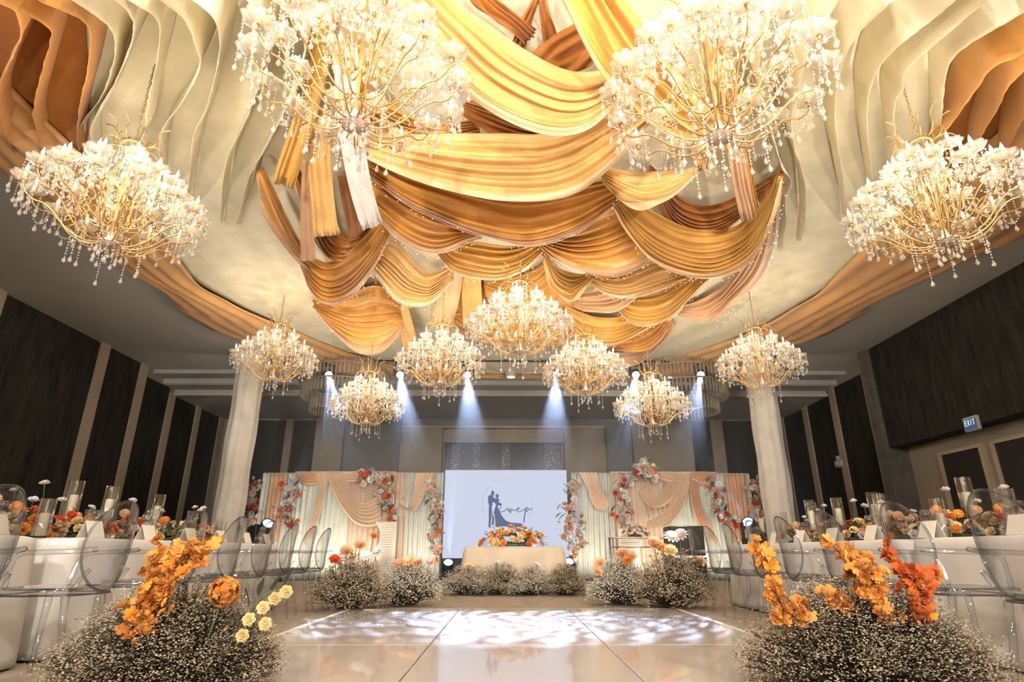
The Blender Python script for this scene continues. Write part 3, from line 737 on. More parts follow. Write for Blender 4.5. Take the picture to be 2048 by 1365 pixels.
def strands_mesh(seed):
    rr = random.Random(seed); b = MB()
    b.tube([(0, 0, 0), (0, 0, -0.02)], 0.006, 4)
    for k in range(7):
        q = k * 2 * PI / 7 + rr.random()
        strand(b, 0.09 * math.cos(q), 0.09 * math.sin(q), 0.035, rr.choice((2, 3, 4, 5)))
    strand(b, 0, 0, -0.02, 4)
    return b.mesh('crystal_strands', CRYSTAL, smooth=False)
STRANDS = [strands_mesh(i) for i in range(4)]
def garland_mesh(p, q, dip, n, hang):
    b = MB(); p = Vector(p); q = Vector(q)
    for i in range(n + 1):
        t = i / n; c = p.lerp(q, t); c.z -= dip * 4 * t * (1 - t)
        b.octa(c, 0.0105, 0.0105)
        if hang and i == n // 2: b.tear((c.x, c.y, c.z - 0.075), 0.02, 0.06)
    return b.mesh('bead_garland', CRYSTAL, smooth=False)
def pol(r, q, z): return (r * math.cos(q), r * math.sin(q), z)
GARL = []
for n, r, z, ph in TIERS:
    GARL.append(garland_mesh(pol(r, 0, z), pol(r, 2 * PI / n, z), 0.20, 14, True))
GARL_R = garland_mesh((0.08, 0, 0.95), (0.60, 0, 0.40), 0.16, 22, False)
HUB_ME = MB().lathe([(0.001, -0.012), (0.100, -0.012), (0.106, -0.004), (0.106, 0.006), (0.07, 0.012), (0.045, 0.03), (0.03, 0.07), (0.022, 0.12)], 28).lathe([(0.001, -0.022), (0.010, -0.020), (0.012, -0.012)], 8).mesh('hub_plate', PLATE)
STEM_ME = MB().lathe([(0.018, 0.1), (0.03, 0.16), (0.016, 0.22), (0.014, 0.55), (0.028, 0.62), (0.014, 0.68), (0.012, 0.98), (0.03, 1.02), (0.045, 1.06), (0.02, 1.10), (0.008, 1.16)], 12).mesh('stem', BRASS)
b = MB()
for k in range(6):
    q = k * PI / 3 + 0.2
    b.tube([pol(0.055, q, 0.06), pol(0.13, q, 0.25), pol(0.135, q, 0.62), pol(0.10, q, 0.9), pol(0.05, q, 1.02)], 0.005, 5)
CAGE_ME = b.mesh('stem_cage', BRASS)
b = MB(); b.lathe([(0.10, -0.015), (0.12, -0.015), (0.12, 0.015), (0.10, 0.015), (0.10, -0.015)], 24)
CROWN_ME = b.mesh('crown_ring', BRASS)
b = MB()
sp = [Vector((0.11, 0, 0)), Vector((0.16, 0, 0.02)), Vector((0.20, 0, 0.09)), Vector((0.19, 0, 0.17)), Vector((0.24, 0, 0.23)), Vector((0.30, 0, 0.24))]
b.tube(resample(sp, 12), [0.008] * 6 + [0.006] * 6, 5)
sp = [Vector((0.12, 0, 0)), Vector((0.22, 0, 0.02)), Vector((0.29, 0, -0.06)), Vector((0.28, 0, -0.14)), Vector((0.32, 0, -0.19))]
b.tube(resample(sp, 10), 0.006, 5)
BRANCH_ME = b.mesh('crown_branch', BRASS)
b = MB()
for k in range(12):
    q = k * PI / 6; strand(b, 0.115 * math.cos(q), 0.115 * math.sin(q), -0.01, 5)
CROWNDROP_ME = b.mesh('crown_strands', CRYSTAL, smooth=False)
b = MB()
for k in range(10):
    q = k * PI / 5; strand(b, 0.095 * math.cos(q), 0.095 * math.sin(q), -0.01, 3 + (k % 2) * 2)
for k in range(9):
    q = k * PI / 4.5; strand(b, 0.30 * math.cos(q), 0.30 * math.sin(q), 0.0, 5 + (k % 3) * 2)
HUBDROP_ME = b.mesh('hub_strands', CRYSTAL, smooth=False)
def chain_mesh(L):
    b = MB(); n = max(2, int(L / 0.045))
    for i in range(n):
        z = L * (i + 0.5) / n; ring = []
        for k in range(9):
            q = 2 * PI * k / 8; a = 0.013 * math.cos(q); h = 0.030 * math.sin(q)
            ring.append((a, 0, z + h) if i % 2 else (0, a, z + h))
        b.tube(ring, 0.0035, 4, cap=False)
    b.tube([(0.004, 0.004, 0), (0.004, 0.004, L)], 0.003, 4)
    return b.mesh('chain', BRASS)
CH_S = 0.92
def chandelier(loc, lab, rz, power=260, grp=None, col=(1.0, 0.85, 0.64)):
    c = thing('crystal_chandelier', lab, 'chandelier', loc, rz, grp)
    c.scale = (CH_S,) * 3
    put('hub_plate', HUB_ME, c); put('stem', STEM_ME, c); put('stem_cage', CAGE_ME, c)
    stuff(put('hub_strands', HUBDROP_ME, c))
    cr = put('crown_ring', CROWN_ME, c, (0, 0, 1.14))
    for k in range(8): put('crown_branch', BRANCH_ME, cr, rot=(0, 0, k * PI / 4 + R.uniform(-.15, .15)), scl=R.uniform(0.9, 1.15))
    stuff(put('crown_strands', CROWNDROP_ME, cr))
    for ti, (n, r, z, ph) in enumerate(TIERS):
        for k in range(n):
            q = ph + 2 * PI * k / n + R.uniform(-0.05, 0.05)
            a = put('arm', ARMS[ti], c, rot=(0, R.uniform(-0.05, 0.04), q))
            put('glass_dish', DISH_ME, a, (r, 0, z + 0.008), (R.uniform(-.1, .1), R.uniform(-.1, .1), R.random() * 6))
            put('candle_sleeve', CANDLE_ME, a, (r, 0, z + 0.012))
            put('flame_bulb', BULB_ME, a, (r, 0, z + 0.108))
            stuff(put('crystal_strands', R.choice(STRANDS), a, (r, 0, z - 0.01), (0, 0, R.random() * 6)))
        for k in range(n):
            stuff(put('bead_garland', GARL[ti], c, rot=(0, 0, ph + 2 * PI * k / n)))
    for k in range(7): stuff(put('bead_garland', GARL_R, c, rot=(0, 0, 0.3 + k * 2 * PI / 7)))
    L = max(0.12, (ZC - 0.05 - loc[2]) / CH_S - 1.16)
    put('chain', chain_mesh(L), c, (0, 0, 1.16))
    for k in range(4):
        lamp('candle_light', 'POINT', pol(0.50, k * PI / 2, 0.80), power / 4, col, parent=c, shadow_soft_size=0.25)
    return c
PAIR = 'matching crystal chandeliers'
CHANDS = [
    (708, 248, 3.95, 'large crystal chandelier with pink hub plate below the satin tail', 0.1, None),
    (1440, 272, 3.95, 'large crystal chandelier with brown hub plate over the dusty pink tail', 0.5, None),
    (217, 487, 5.3, 'crystal chandelier hanging under the orange fins on the pale-stripped wall side', 0.9, None),
    (1893, 482, 5.3, 'crystal chandelier hanging under the orange fins on the exit-sign wall side', 0.2, None),
    (545, 757, 10.8, 'crystal chandelier in front of the column by the pale-stripped wall', 0.4, None),
    (1526, 770, 10.4, 'crystal chandelier in front of the column on the exit-sign side', 0.7, None),
    (1040, 704, 8.2, 'silver-white crystal chandelier hanging over the middle of the dance floor', 0.0, None),
    (880, 768, 9.9, 'crystal chandelier with orange cloth behind its caged stem, beside the centre one', 0.3, None),
    (1172, 783, 10.3, 'crystal chandelier under the rounded gold swag, beside the centre one', 0.6, None),
    (732, 846, 11.8, 'crystal chandelier below the canopy edge in front of the tiered crystal drum', 0.8, None),
    (1306, 849, 11.7, 'crystal chandelier below the canopy edge over the folding bar stand', 0.15, None),
]
for px, py, d, lab, rz, g in CHANDS:
    p = atd(px, py, d)
    gap = ZC - p.z - 0.74
    chandelier(tuple(p), lab, rz, power=CH_POWER * min(1.1, (gap / 1.35) ** 1.5) * (0.6 if d < 4 else 1.0), col=(1.0, 0.94, 0.86) if 'silver' in lab else (1.0, 0.85, 0.64))

# tiered crystal drum lamps of the hall ceiling
BARS = clear('crystal_rod', (0.95, 0.92, 0.86), body=0.30, bodycol=(0.85, 0.76, 0.6), rough=0.05, tshadow=False)
for px, lab in ((690, 'tiered crystal drum ceiling lamp by the column on the pale-stripped side'), (1368, 'tiered crystal drum ceiling lamp by the column on the exit-sign side')):
    c = aty(px, 760, 15.0)
    o = thing('crystal_drum_lamp', lab, 'ceiling lamp', (c.x, 15.0, 3.95))
    for r, z0, z1 in ((0.95, 1.20, 1.42), (1.15, 0.85, 1.12), (1.05, 0.45, 0.76), (0.80, 0.08, 0.36)):
        MB().lathe([(r + 0.02, z1), (r + 0.02, z1 + 0.035), (r - 0.02, z1 + 0.035), (r - 0.02, z1), (r + 0.02, z1)], 48).build('tier_ring', pbr('steel_ring', (0.55, 0.47, 0.36), 0.3, 0.8), o)
        b = MB()
        n = int(r * 62)
        for k in range(n):
            q = 2 * PI * k / n
            b.tube([pol(r, q, z0), pol(r, q, z1)], 0.024, 4)
        stuff(b.build('crystal_rods', BARS, o, smooth=False))
    MB().lathe([(0.3, 1.48), (0.3, 1.54), (0.001, 1.54)], 24).tube([(0, 0, 1.2), (0, 0, 1.54)], 0.03, 8).tube([(-1.0, 0, 1.44), (1.0, 0, 1.44)], 0.015, 6).tube([(0, -1.0, 1.44), (0, 1.0, 1.44)], 0.015, 6).build('mount', pbr('steel_ring', (0.55, 0.47, 0.36), 0.3, 0.8), o)
    for k in range(4): MB().tube([pol(0.95, k * PI / 2, 1.44), pol(0.80, k * PI / 2, 0.38)], 0.008, 5).build('support_rod', MATS['steel_ring'], o)
# ------------------------------------------------------------------ LED screen
YS = 15.9
SCR = glow('screen_pale_blue', (0.62, 0.67, 0.82), 1.0); SCR.cycles.emission_sampling = 'AUTO'
INK = glow('screen_ink', (0.13, 0.16, 0.30), 0.85)
PALE_INK = glow('screen_pale_ink', (0.40, 0.45, 0.68), 0.95)
a = aty(890, 940, YS); d = aty(1139, 1118, YS)
scr = thing('led_screen', 'large white-blue LED screen showing a bridal couple silhouette and script', 'screen', ((a.x + d.x) / 2, YS, 0))
cx = (a.x + d.x) / 2
MB().rbox(a.x - cx, d.x - cx, 0.0, 0.14, d.z, a.z, 0.006).build('cabinet', BLACK, scr, smooth=False)
MB().box(a.x - cx + 0.01, d.x - cx - 0.01, -0.012, 0.0, d.z + 0.01, a.z - 0.01).build('display', SCR, scr, smooth=False)
MB().box(a.x - cx, d.x - cx, 0.05, 0.7, 0, d.z).build('black_base', pbr('black_cloth', (0.02, 0.02, 0.028), 0.9), scr, smooth=False)
def sp(x, y):  # crop pixel (930,940 origin, 9.75x) -> screen metres
    p = aty(930 + x / 9.75, 940 + y / 9.75, YS - 0.014); return (p.x - cx, p.z)
def flat(name, pts, mat, y=-0.016, th=0.004): return MB().prism([sp(*p) for p in pts], 'y', y, y + th).build(name, mat, scr, smooth=False)
import itertools
def ell(x, y, rx, ry, n=18): return [(x + rx * math.cos(2 * PI * k / n), y + ry * math.sin(2 * PI * k / n)) for k in range(n)]
flat('groom_figure', [(452, 520), (475, 497), (520, 492), (540, 510), (552, 540), (592, 560), (600, 600), (590, 660), (552, 668), (528, 700), (520, 780), (530, 830), (548, 900), (575, 930), (562, 1070), (560, 1080), (520, 1080), (522, 1060), (530, 960), (522, 880), (518, 820), (510, 960), (498, 1090), (505, 1130), (480, 1138), (456, 1110), (458, 1080), (465, 950), (462, 800), (470, 690), (455, 655), (448, 600)], INK)
flat('groom_head', ell(540, 455, 33, 47), INK)
flat('groom_neck', [(522, 485), (560, 485), (556, 515), (528, 515)], INK)
flat('bride_figure', [(600, 560), (640, 560), (668, 580), (662, 640), (690, 650), (715, 660), (716, 700), (690, 716), (655, 690), (640, 700), (650, 760), (690, 850), (740, 930), (790, 990), (880, 1030), (1000, 1040), (1100, 1050), (1128, 1078), (1100, 1110), (1060, 1130), (940, 1128), (820, 1110), (700, 1105), (640, 1130), (592, 1110), (590, 1000), (580, 900), (560, 850), (575, 760), (600, 700), (585, 640)], INK, -0.017)
flat('bride_head', ell(628, 512, 33, 38), INK, -0.0165)
flat('bride_neck', [(615, 540), (640, 540), (645, 570), (612, 570)], INK, -0.0165)
rr = random.Random(3)
LIGHTPATCH = glow('screen_blossom', (0.68, 0.74, 0.95), 1.0)
for k in range(14):
    q = rr.random() * 6; r_ = rr.random() ** 0.5 * 48
    flat('bouquet_petal', ell(562 + r_ * 0.6 * math.cos(q), 712 + r_ * 1.8 * math.sin(q), 13, 15, 7), LIGHTPATCH, -0.019, 0.002)
def stroke(name, pts, r, mat, n=60):
    P = resample(pts, n); b = MB()
    b.tube([(sp(p.x, p.y)[0], -0.018, sp(p.x, p.y)[1]) for p in P], r, 5); return b.build(name, mat, scr)
# handwritten letters c w e p
TXT = 0.0105
stroke('letter_c', [(715, 742), (690, 748), (668, 780), (672, 812), (700, 828), (750, 812), (800, 780), (832, 750)], TXT, INK)
stroke('letter_w', [(832, 750), (838, 790), (850, 818), (866, 790), (872, 752), (876, 800), (882, 848), (900, 800), (912, 765), (935, 790), (965, 800), (1010, 782)], TXT, INK)
stroke('letter_e', [(1010, 782), (1050, 768), (1058, 748), (1036, 742), (1016, 766), (1016, 800), (1042, 824), (1090, 812), (1140, 786), (1176, 766)], TXT, INK)
stroke('letter_p', [(1186, 745), (1178, 800), (1162, 900), (1146, 1025)], TXT * 1.5, INK)
stroke('letter_p', [(1182, 772), (1200, 745), (1222, 742), (1226, 772), (1206, 815), (1186, 818), (1210, 802), (1240, 772), (1262, 782), (1308, 752)], TXT, INK)
b = MB()
for k in range(110):
    q = 2 * PI * k / 110
    if 2.35 < q < 2.75 or (k % 9 == 0): continue
    x, y = 820 + 490 * math.cos(q), 690 + 500 * math.sin(q)
    if y > 1080: continue
    c = sp(x, y); d_ = (rr.uniform(-.03, .03), rr.uniform(-.03, .03)); n_ = (-d_[1] * .3, d_[0] * .3)
    b.prism([(c[0] - d_[0], c[1] - d_[1]), (c[0] + n_[0], c[1] + n_[1]), (c[0] + d_[0], c[1] + d_[1]), (c[0] - n_[0], c[1] - n_[1])], 'y', -0.016, -0.013)
stuff(b.build('leaf_ring', PALE_INK, scr, smooth=False))

# ------------------------------------------------------------------ flowers (shared meshes)
def petal(b, q, r0, r1, z0, z1, wd, cup=0.25, c=(0, 0, 0)):
    rows = []
    for i in range(4):
        t = i / 3; r = lerp(r0, r1, t); z = z0 + (z1 - z0) * t ** 1.4; row = []
        w_ = wd * math.sin(PI * (0.18 + 0.72 * t)) if i < 3 else wd * 0.72
        for j in (-1, 0, 1):
            qq = q + j * w_ / max(r, r1 * 0.5)
            k = r * (1 - 0.06 * abs(j) * cup)
            row.append((c[0] + k * math.cos(qq), c[1] + k * math.sin(qq), c[2] + z + cup * abs(j) * r1 * 0.18))
        rows.append(row)
    b.grid(rows)
def rose_mesh(name, mat, r=0.05):
    b = MB()
    for n, r0, r1, z0, z1, wd in ((3, .05, .22, .15, .75, .26), (5, .1, .5, .08, .72, .38), (6, .1, .82, .02, .55, .46), (6, .1, 1.0, 0, .25, .5)):
        for k in range(n): petal(b, 2 * PI * k / n + r1 * 3, r0 * r, r1 * r, z0 * r, z1 * r, wd * r, 0.9)
    b.lathe([(0.001, 0.62 * r), (0.12 * r, 0.6 * r), (0.16 * r, 0.3 * r)], 7)
    return b.mesh(name, mat)
def blossom_mesh(name, mat, r=0.028):
    b = MB()
    for k in range(5): petal(b, 2 * PI * k / 5, 0.06 * r, r, 0, 0.38 * r, 0.5 * r, 0.8)
    for k in range(5): petal(b, 2 * PI * (k + .5) / 5, 0.05 * r, 0.62 * r, 0.1 * r, 0.6 * r, 0.34 * r, 0.8)
    return b.mesh(name, mat)
def carnation_mesh(name, mat, r=0.032):
    b = MB(); rr = random.Random(4)
    for lay, (r1, z1, n) in enumerate(((1.0, 0.35, 9), (0.8, 0.62, 8), (0.5, 0.85, 6))):
        for k in range(n): petal(b, 2 * PI * k / n + lay, 0.08 * r, r1 * r, 0, z1 * r * rr.uniform(.8, 1.1), 0.36 * r, 1.4)
    return b.mesh(name, mat)
def daisy_mesh(name, mat, r=0.05):
    b = MB()
    for lay in range(3):
        for k in range(11): petal(b, 2 * PI * k / 11 + lay * 0.3, 0.1 * r, r * (1 - 0.18 * lay), 0.02 * r, (0.08 + 0.22 * lay) * r, 0.19 * r, 0.5)
    b.lathe([(0.001, 0.2 * r), (0.16 * r, 0.16 * r), (0.2 * r, 0.0)], 8)
    return b.mesh(name, mat)
def leaf_mesh(name, mat, L=0.1, wd=0.035):
    b = MB(); rows = []
    for i in range(6):
        t = i / 5; w_ = wd * math.sin(PI * t ** 0.8) * 0.5 + 0.0015
        rows.append([(L * t, -w_, 0.03 * L * math.sin(t * 3) + w_ * .35), (L * t, 0, 0.12 * L * math.sin(t * 2.4)), (L * t, w_, 0.03 * L * math.sin(t * 3) + w_ * .35)])
    b.grid(rows); return b.mesh(name, mat)
def petalmat(name, col):
    m = cloth(name, col, 0.22, 0.6, 0.15, var=0.18, sheen=0.1); nt = m.node_tree
    rmp = next(n for n in nt.nodes if n.type == 'VALTORGB'); oi = nt.nodes.new('ShaderNodeObjectInfo')
    e = rmp.color_ramp.elements; e[0].position = 0.0; e[1].position = 1.0   # every bloom its own tone
    e[0].color = c4((col[0] * 0.66, col[1] * 0.52, col[2] * 0.5)); e[1].color = c4([min(1, x * 1.12) for x in col])
    nt.links.new(oi.outputs['Random'], rmp.inputs[0]); return m
M_OR = petalmat('orange_petal', (0.92, 0.33, 0.035)); M_RED = petalmat('vermilion_petal', (0.82, 0.11, 0.025)); M_PEA = petalmat('peach_petal', (0.95, 0.56, 0.30))
M_WH = petalmat('white_petal', (0.92, 0.89, 0.82)); M_YE = petalmat('butter_petal', (0.93, 0.74, 0.36)); M_BL = petalmat('amber_petal', (0.80, 0.36, 0.075)); M_BL2 = petalmat('rust_petal', (0.64, 0.15, 0.03))
M_LEAF = pbr('dark_leaf', (0.045, 0.062, 0.03), 0.5, var=0.3, scale=9); M_SAGE = pbr('sage_leaf', (0.42, 0.47, 0.44), 0.6, var=0.2, scale=9); M_STEM = pbr('green_stem', (0.10, 0.13, 0.05), 0.6)
ROSE = {k: rose_mesh('rose', m, 0.058) for k, m in (('o', M_OR), ('r', M_RED), ('p', M_PEA), ('w', M_WH), ('y', M_YE))}
DAISY = {k: daisy_mesh('daisy', m) for k, m in (('o', M_OR), ('r', M_RED), ('w', M_WH), ('p', M_PEA))}
CARN = carnation_mesh('carnation', M_WH)
BLOS = {'a': blossom_mesh('blossom', M_BL), 'r': blossom_mesh('blossom', M_BL2), 'o': blossom_mesh('blossom', M_OR)}
LEAF = {'d': leaf_mesh('leaf', M_LEAF), 's': leaf_mesh('leaf', M_SAGE)}
FNAME = {'o': 'orange_flower', 'r': 'red_flower', 'p': 'peach_flower', 'w': 'white_flower', 'y': 'yellow_flower'}
def look(dirv): return Vector(dirv).to_track_quat('Z', 'Y').to_euler()
def flower(kind, parent, loc, dirv, s=1.0, shape='rose'):
    me = (ROSE if shape == 'rose' else DAISY)[kind]
    e = look(dirv)
    return put(FNAME[kind], me, parent, loc, e, s)
def leaf(kind, parent, loc, dirv, s=1.0):
    q = Vector(dirv).to_track_quat('X', 'Z').to_euler()
    return put('leaf', LEAF[kind], parent, loc, q, s)

# ------------------------------------------------------------------ backdrop wings
MINT = cloth('mint_curtain', (0.74, 0.76, 0.69), 0.2, 0.7, 0.2, var=0.05)
ROSEBEIGE = cloth('rose_beige_curtain', (0.78, 0.60, 0.47), 0.2, 0.7, 0.2, var=0.05)
TERRA = cloth('terracotta_drape', (0.72, 0.42, 0.24), 0.2, 0.5, 0.3)
APRI = cloth('apricot_drape', (0.88, 0.64, 0.44), 0.2, 0.5, 0.3)
PLASTER = cloth('ruched_white_cloth', (0.90, 0.83, 0.72), 0.1, 0.8, 0.1)
YBK = 15.6
def curtain(parent, px0, px1, ztop, mat, y, name='pleated_curtain', pl=0.13, dep=0.035, z0=0.02):
    xa = aty(px0, 1000, y).x - parent.location.x; xb = aty(px1, 1000, y).x - parent.location.x
    n = max(12, int(abs(xb - xa) / pl * 10)); rows = []
    for i in range(13):
        z = lerp(z0, ztop, i / 12); row = []
        for k in range(n + 1):
            x = lerp(xa, xb, k / n); ph = 2 * PI * (x / pl)
            row.append(Vector((x + 0.01 * math.sin(z * 2 + x * 9), (y - parent.location.y) + dep * math.sin(ph + 0.5 * math.sin(x * 3 + z)) + 0.02 * math.sin(x * 5 + z * 2), z)))
        rows.append(row)
    o = MB().grid(rows).build(name, mat, parent); solid(o, 0.003); return o
def drape(parent, top, bot, mat, y, name, folds=6, amp=0.03, dy=0.18, nu=36, seed=1, pinch=0.5):
    nv = folds * 8 + 1; T = resample(top, nu); B = resample(bot, nu); rows = []
    for j in range(nv):
        v = j / (nv - 1); row = []
        for i in range(nu):
            u = i / (nu - 1); p = T[i].lerp(B[i], v)
            q = aty(p.x, p.y, y - 0.05 - dy * math.sin(PI * u) * (0.4 + 0.6 * v)); row.append(q - parent.location)
        rows.append(row)
    rows = displace(rows, lambda v, u: amp * (pinch + (1 - pinch) * math.sin(PI * u)) * math.sin(v * folds * 2 * PI + 0.8 * math.sin(u * 4 + seed)))
    o = MB().grid(rows).build(name, mat, parent); solid(o, 0.003); return o
def zl(*p): return [(480 + x / 4.014, 900 + y / 4.014) for x, y in p]
def zr(*p): return [(1120 + x / 4.015, 900 + y / 4.015) for x, y in p]
ZT = aty(700, 944, YBK).z
def frame(parent, px0, px1, y, z):
    xa = aty(px0, 1000, y).x - parent.location.x; xb = aty(px1, 1000, y).x - parent.location.x
    MB().tube([(xa, y + .06 - parent.location.y, 0), (xa, y + .06 - parent.location.y, z), (xb, y + .06 - parent.location.y, z), (xb, y + .06 - parent.location.y, 0)], 0.02, 8).build('pipe_frame', pbr('white_pipe', (0.7, 0.68, 0.64), 0.4), parent)
def garland(label, pts, kinds, n, spread, depth, y, cat='flower garland', size=1.0, leafk='s', grp=None):
    """flower garland along a pixel path on plane y: each bloom and leaf a part"""
    P = resample(pts, 40); base = aty(P[0].x, P[0].y, y)
    g = thing('flower_garland', label, cat, base, group=grp)
    rr = random.Random(len(pts) * 31 + int(pts[0][0]))
    for k in range(int(n * 1.8)):
        p = P[rr.randrange(40)]
        q = aty(p.x + rr.gauss(0, spread * .9), p.y + rr.gauss(0, spread * .9), y - rr.random() * depth) - base
        kd = rr.choice(kinds)
        flower(kd, g, q, (rr.uniform(-.6, .6), -1, rr.uniform(-.3, .8)), size * rr.uniform(1.0, 1.7), rr.choice(('rose', 'rose', 'daisy')) if kd in 'orwp' else 'rose')
    for k in range(int(n * 1.3)):
        p = P[rr.randrange(40)]
        q = aty(p.x + rr.gauss(0, spread * 1.2), p.y + rr.gauss(0, spread * 1.2), y - rr.random() * depth * 0.7) - base
        leaf(leafk if rr.random() < 0.75 else 'd', g, q, (rr.uniform(-1, 1), -0.6, rr.uniform(-1, 1)), size * rr.uniform(1.5, 2.8))
    # hidden wire spine that carries the blooms
    sp_ = [aty(p.x, p.y, y + 0.01) - base for p in P[::4]]
    MB().tube(sp_, 0.02, 6).build('wire_spine', M_STEM, g)
    return g

# --- wing by the pale-stripped wall
bl = thing('stage_backdrop', 'mint and apricot pleated backdrop wing on the pale-stripped wall side of the screen', 'backdrop', (aty(700, 1000, YBK).x, YBK, 0))
frame(bl, 520, 590, YBK + 0.25, ZT); frame(bl, 588, 787, YBK, ZT); frame(bl, 786, 884, YBK + 0.2, ZT)
curtain(bl, 520, 592, ZT - 0.02, MINT, YBK + 0.25); curtain(bl, 534, 570, ZT - 0.02, TERRA, YBK + 0.18, 'terracotta_panel', 0.10, 0.03, 0.9)
curtain(bl, 590, 700, ZT - 0.02, MINT, YBK); curtain(bl, 690, 762, ZT - 0.02, ROSEBEIGE, YBK + 0.02); curtain(bl, 758, 786, ZT - 0.02, ROSEBEIGE, YBK + 0.02)
curtain(bl, 786, 884, ZT - 0.02, MINT, YBK + 0.2); curtain(bl, 784, 812, ZT - 0.02, ROSEBEIGE, YBK + 0.14, 'beige_panel')
drape(bl, zl((440, 178), (540, 176), (640, 180)), zl((470, 260), (540, 290), (630, 270)), TERRA, YBK, 'valance', 5, 0.025, 0.08)
drape(bl, zl((590, 182), (630, 300), (600, 480), (530, 700), (510, 760)), zl((720, 182), (690, 320), (650, 500), (580, 680), (525, 765)), APRI, YBK - 0.02, 'side_drape', 6, 0.03, 0.12, seed=2)
drape(bl, zl((800, 185), (880, 280), (930, 400), (990, 430), (1060, 400), (1120, 350)), zl((690, 182), (740, 330), (830, 490), (930, 600), (1040, 632), (1150, 600)), APRI, YBK - 0.02, 'hanging_swag', 7, 0.035, 0.2, seed=3)
drape(bl, zl((700, 180), (800, 178), (900, 200), (1000, 230)), zl((700, 200), (800, 260), (900, 260), (1000, 250)), APRI, YBK, 'valance', 4, 0.025, 0.08)
drape(bl, zl((1180, 178), (1220, 178), (1255, 180)), zl((1190, 300), (1220, 330), (1250, 330)), TERRA, YBK - 0.02, 'valance', 4, 0.02, 0.05)
drape(bl, zl((1420, 185), (1400, 300), (1370, 420), (1345, 470), (1275, 420)), zl((1570, 185), (1500, 330), (1420, 470), (1370, 495), (1285, 450)), APRI, YBK + 0.1, 'hanging_swag', 5, 0.03, 0.12, seed=5)
# --- wing by the exit-sign wall
br = thing('stage_backdrop', 'mint and apricot pleated backdrop wing on the exit-sign wall side of the screen', 'backdrop', (aty(1320, 1000, YBK).x, YBK, 0))
frame(br, 1146, 1226, YBK + 0.2, ZT); frame(br, 1225, 1432, YBK, ZT); frame(br, 1430, 1503, YBK + 0.25, ZT)
curtain(br, 1146, 1226, ZT - 0.02, MINT, YBK + 0.2); curtain(br, 1225, 1300, ZT - 0.02, ROSEBEIGE, YBK + 0.02); curtain(br, 1296, 1340, ZT - 0.02, ROSEBEIGE, YBK + 0.02); curtain(br, 1338, 1432, ZT - 0.02, MINT, YBK)
curtain(br, 1430, 1503, ZT - 0.02, MINT, YBK + 0.25); curtain(br, 1454, 1496, ZT - 0.02, TERRA, YBK + 0.18, 'terracotta_panel', 0.10, 0.03, 0.9)
drape(br, zr((150, 182), (210, 290), (255, 420), (290, 480)), zr((290, 182), (340, 320), (395, 420), (370, 492)), APRI, YBK + 0.1, 'hanging_swag', 5, 0.03, 0.12, seed=6)
drape(br, zr((700, 280), (740, 380), (800, 370), (850, 260), (880, 200)), zr((630, 330), (690, 440), (790, 470), (900, 400), (960, 220)), APRI, YBK - 0.02, 'hanging_swag', 6, 0.03, 0.16, seed=7)
drape(br, zr((960, 185), (930, 330), (850, 480), (760, 550), (690, 580)), zr((1050, 185), (1020, 380), (950, 520), (850, 620), (700, 625)), APRI, YBK - 0.04, 'hanging_swag', 6, 0.03, 0.2, seed=8)
drape(br, zr((1110, 185), (1120, 350), (1150, 480), (1210, 600), (1270, 780)), zr((1030, 185), (1050, 400), (1090, 560), (1150, 660), (1220, 700)), TERRA, YBK - 0.02, 'side_drape', 6, 0.03, 0.12, seed=9)
drape(br, zr((1060, 178), (1160, 176), (1255, 178)), zr((1080, 260), (1160, 290), (1240, 270)), TERRA, YBK, 'valance', 5, 0.025, 0.08)
drape(br, zr((770, 178), (860, 176), (960, 178)), zr((770, 230), (860, 260), (960, 280)), APRI, YBK, 'valance', 4, 0.025, 0.08)
# ruched wave pillars in front of the wings
for px0, px1, py0, flip, lab in ((753, 791, 1044, 1, 'white ruched cloth pillar with one wavy side before the pale-stripped side wing'), (1238, 1278, 1058, -1, 'white ruched cloth pillar with one wavy side behind the folding bar stand')):
    y = YBK - 0.35; xa = aty(px0, 1100, y).x; xb = aty(px1, 1100, y).x; h = aty(px0, py0, y).z; xm = (xa + xb) / 2
    o = thing('ruched_pillar', lab, 'pillar', (xm, y, 0))
    rows = []
    for i in range(90):
        t = i / 89; z = h * t
        wv = 0.07 * math.sin(t * 10) + 0.05 * math.sin(t * 4)
        l = (xa - xm) + (wv if flip > 0 else 0); r_ = (xb - xm) + (wv if flip < 0 else 0); row = []
        for k in range(24):
            q = 2 * PI * k / 24; cxk = (l + r_) / 2; rx = (r_ - l) / 2
            rip = 0.008 * math.sin(i * 1.7 + 1.4 * math.sin(q * 2) + 2 * noise.noise(Vector((k * .2, t * 8, 0))))
            row.append((cxk + (rx + rip) * math.copysign(abs(math.cos(q)) ** .6, math.cos(q)), (0.10 + rip) * math.copysign(abs(math.sin(q)) ** .6, math.sin(q)), z))
        rows.append(row)
    rows.append([((xa + xb) / 2 - xm, 0, h)] * 24)
    MB().grid(rows, closed=True).build('ruched_cover', PLASTER, o)
    MB().rbox(xa - xm - .05, xb - xm + .05, -0.16, 0.16, 0, 0.025, 0.008).build('base_board', pbr('white_board', (0.8, 0.76, 0.7), 0.5), o, smooth=False)

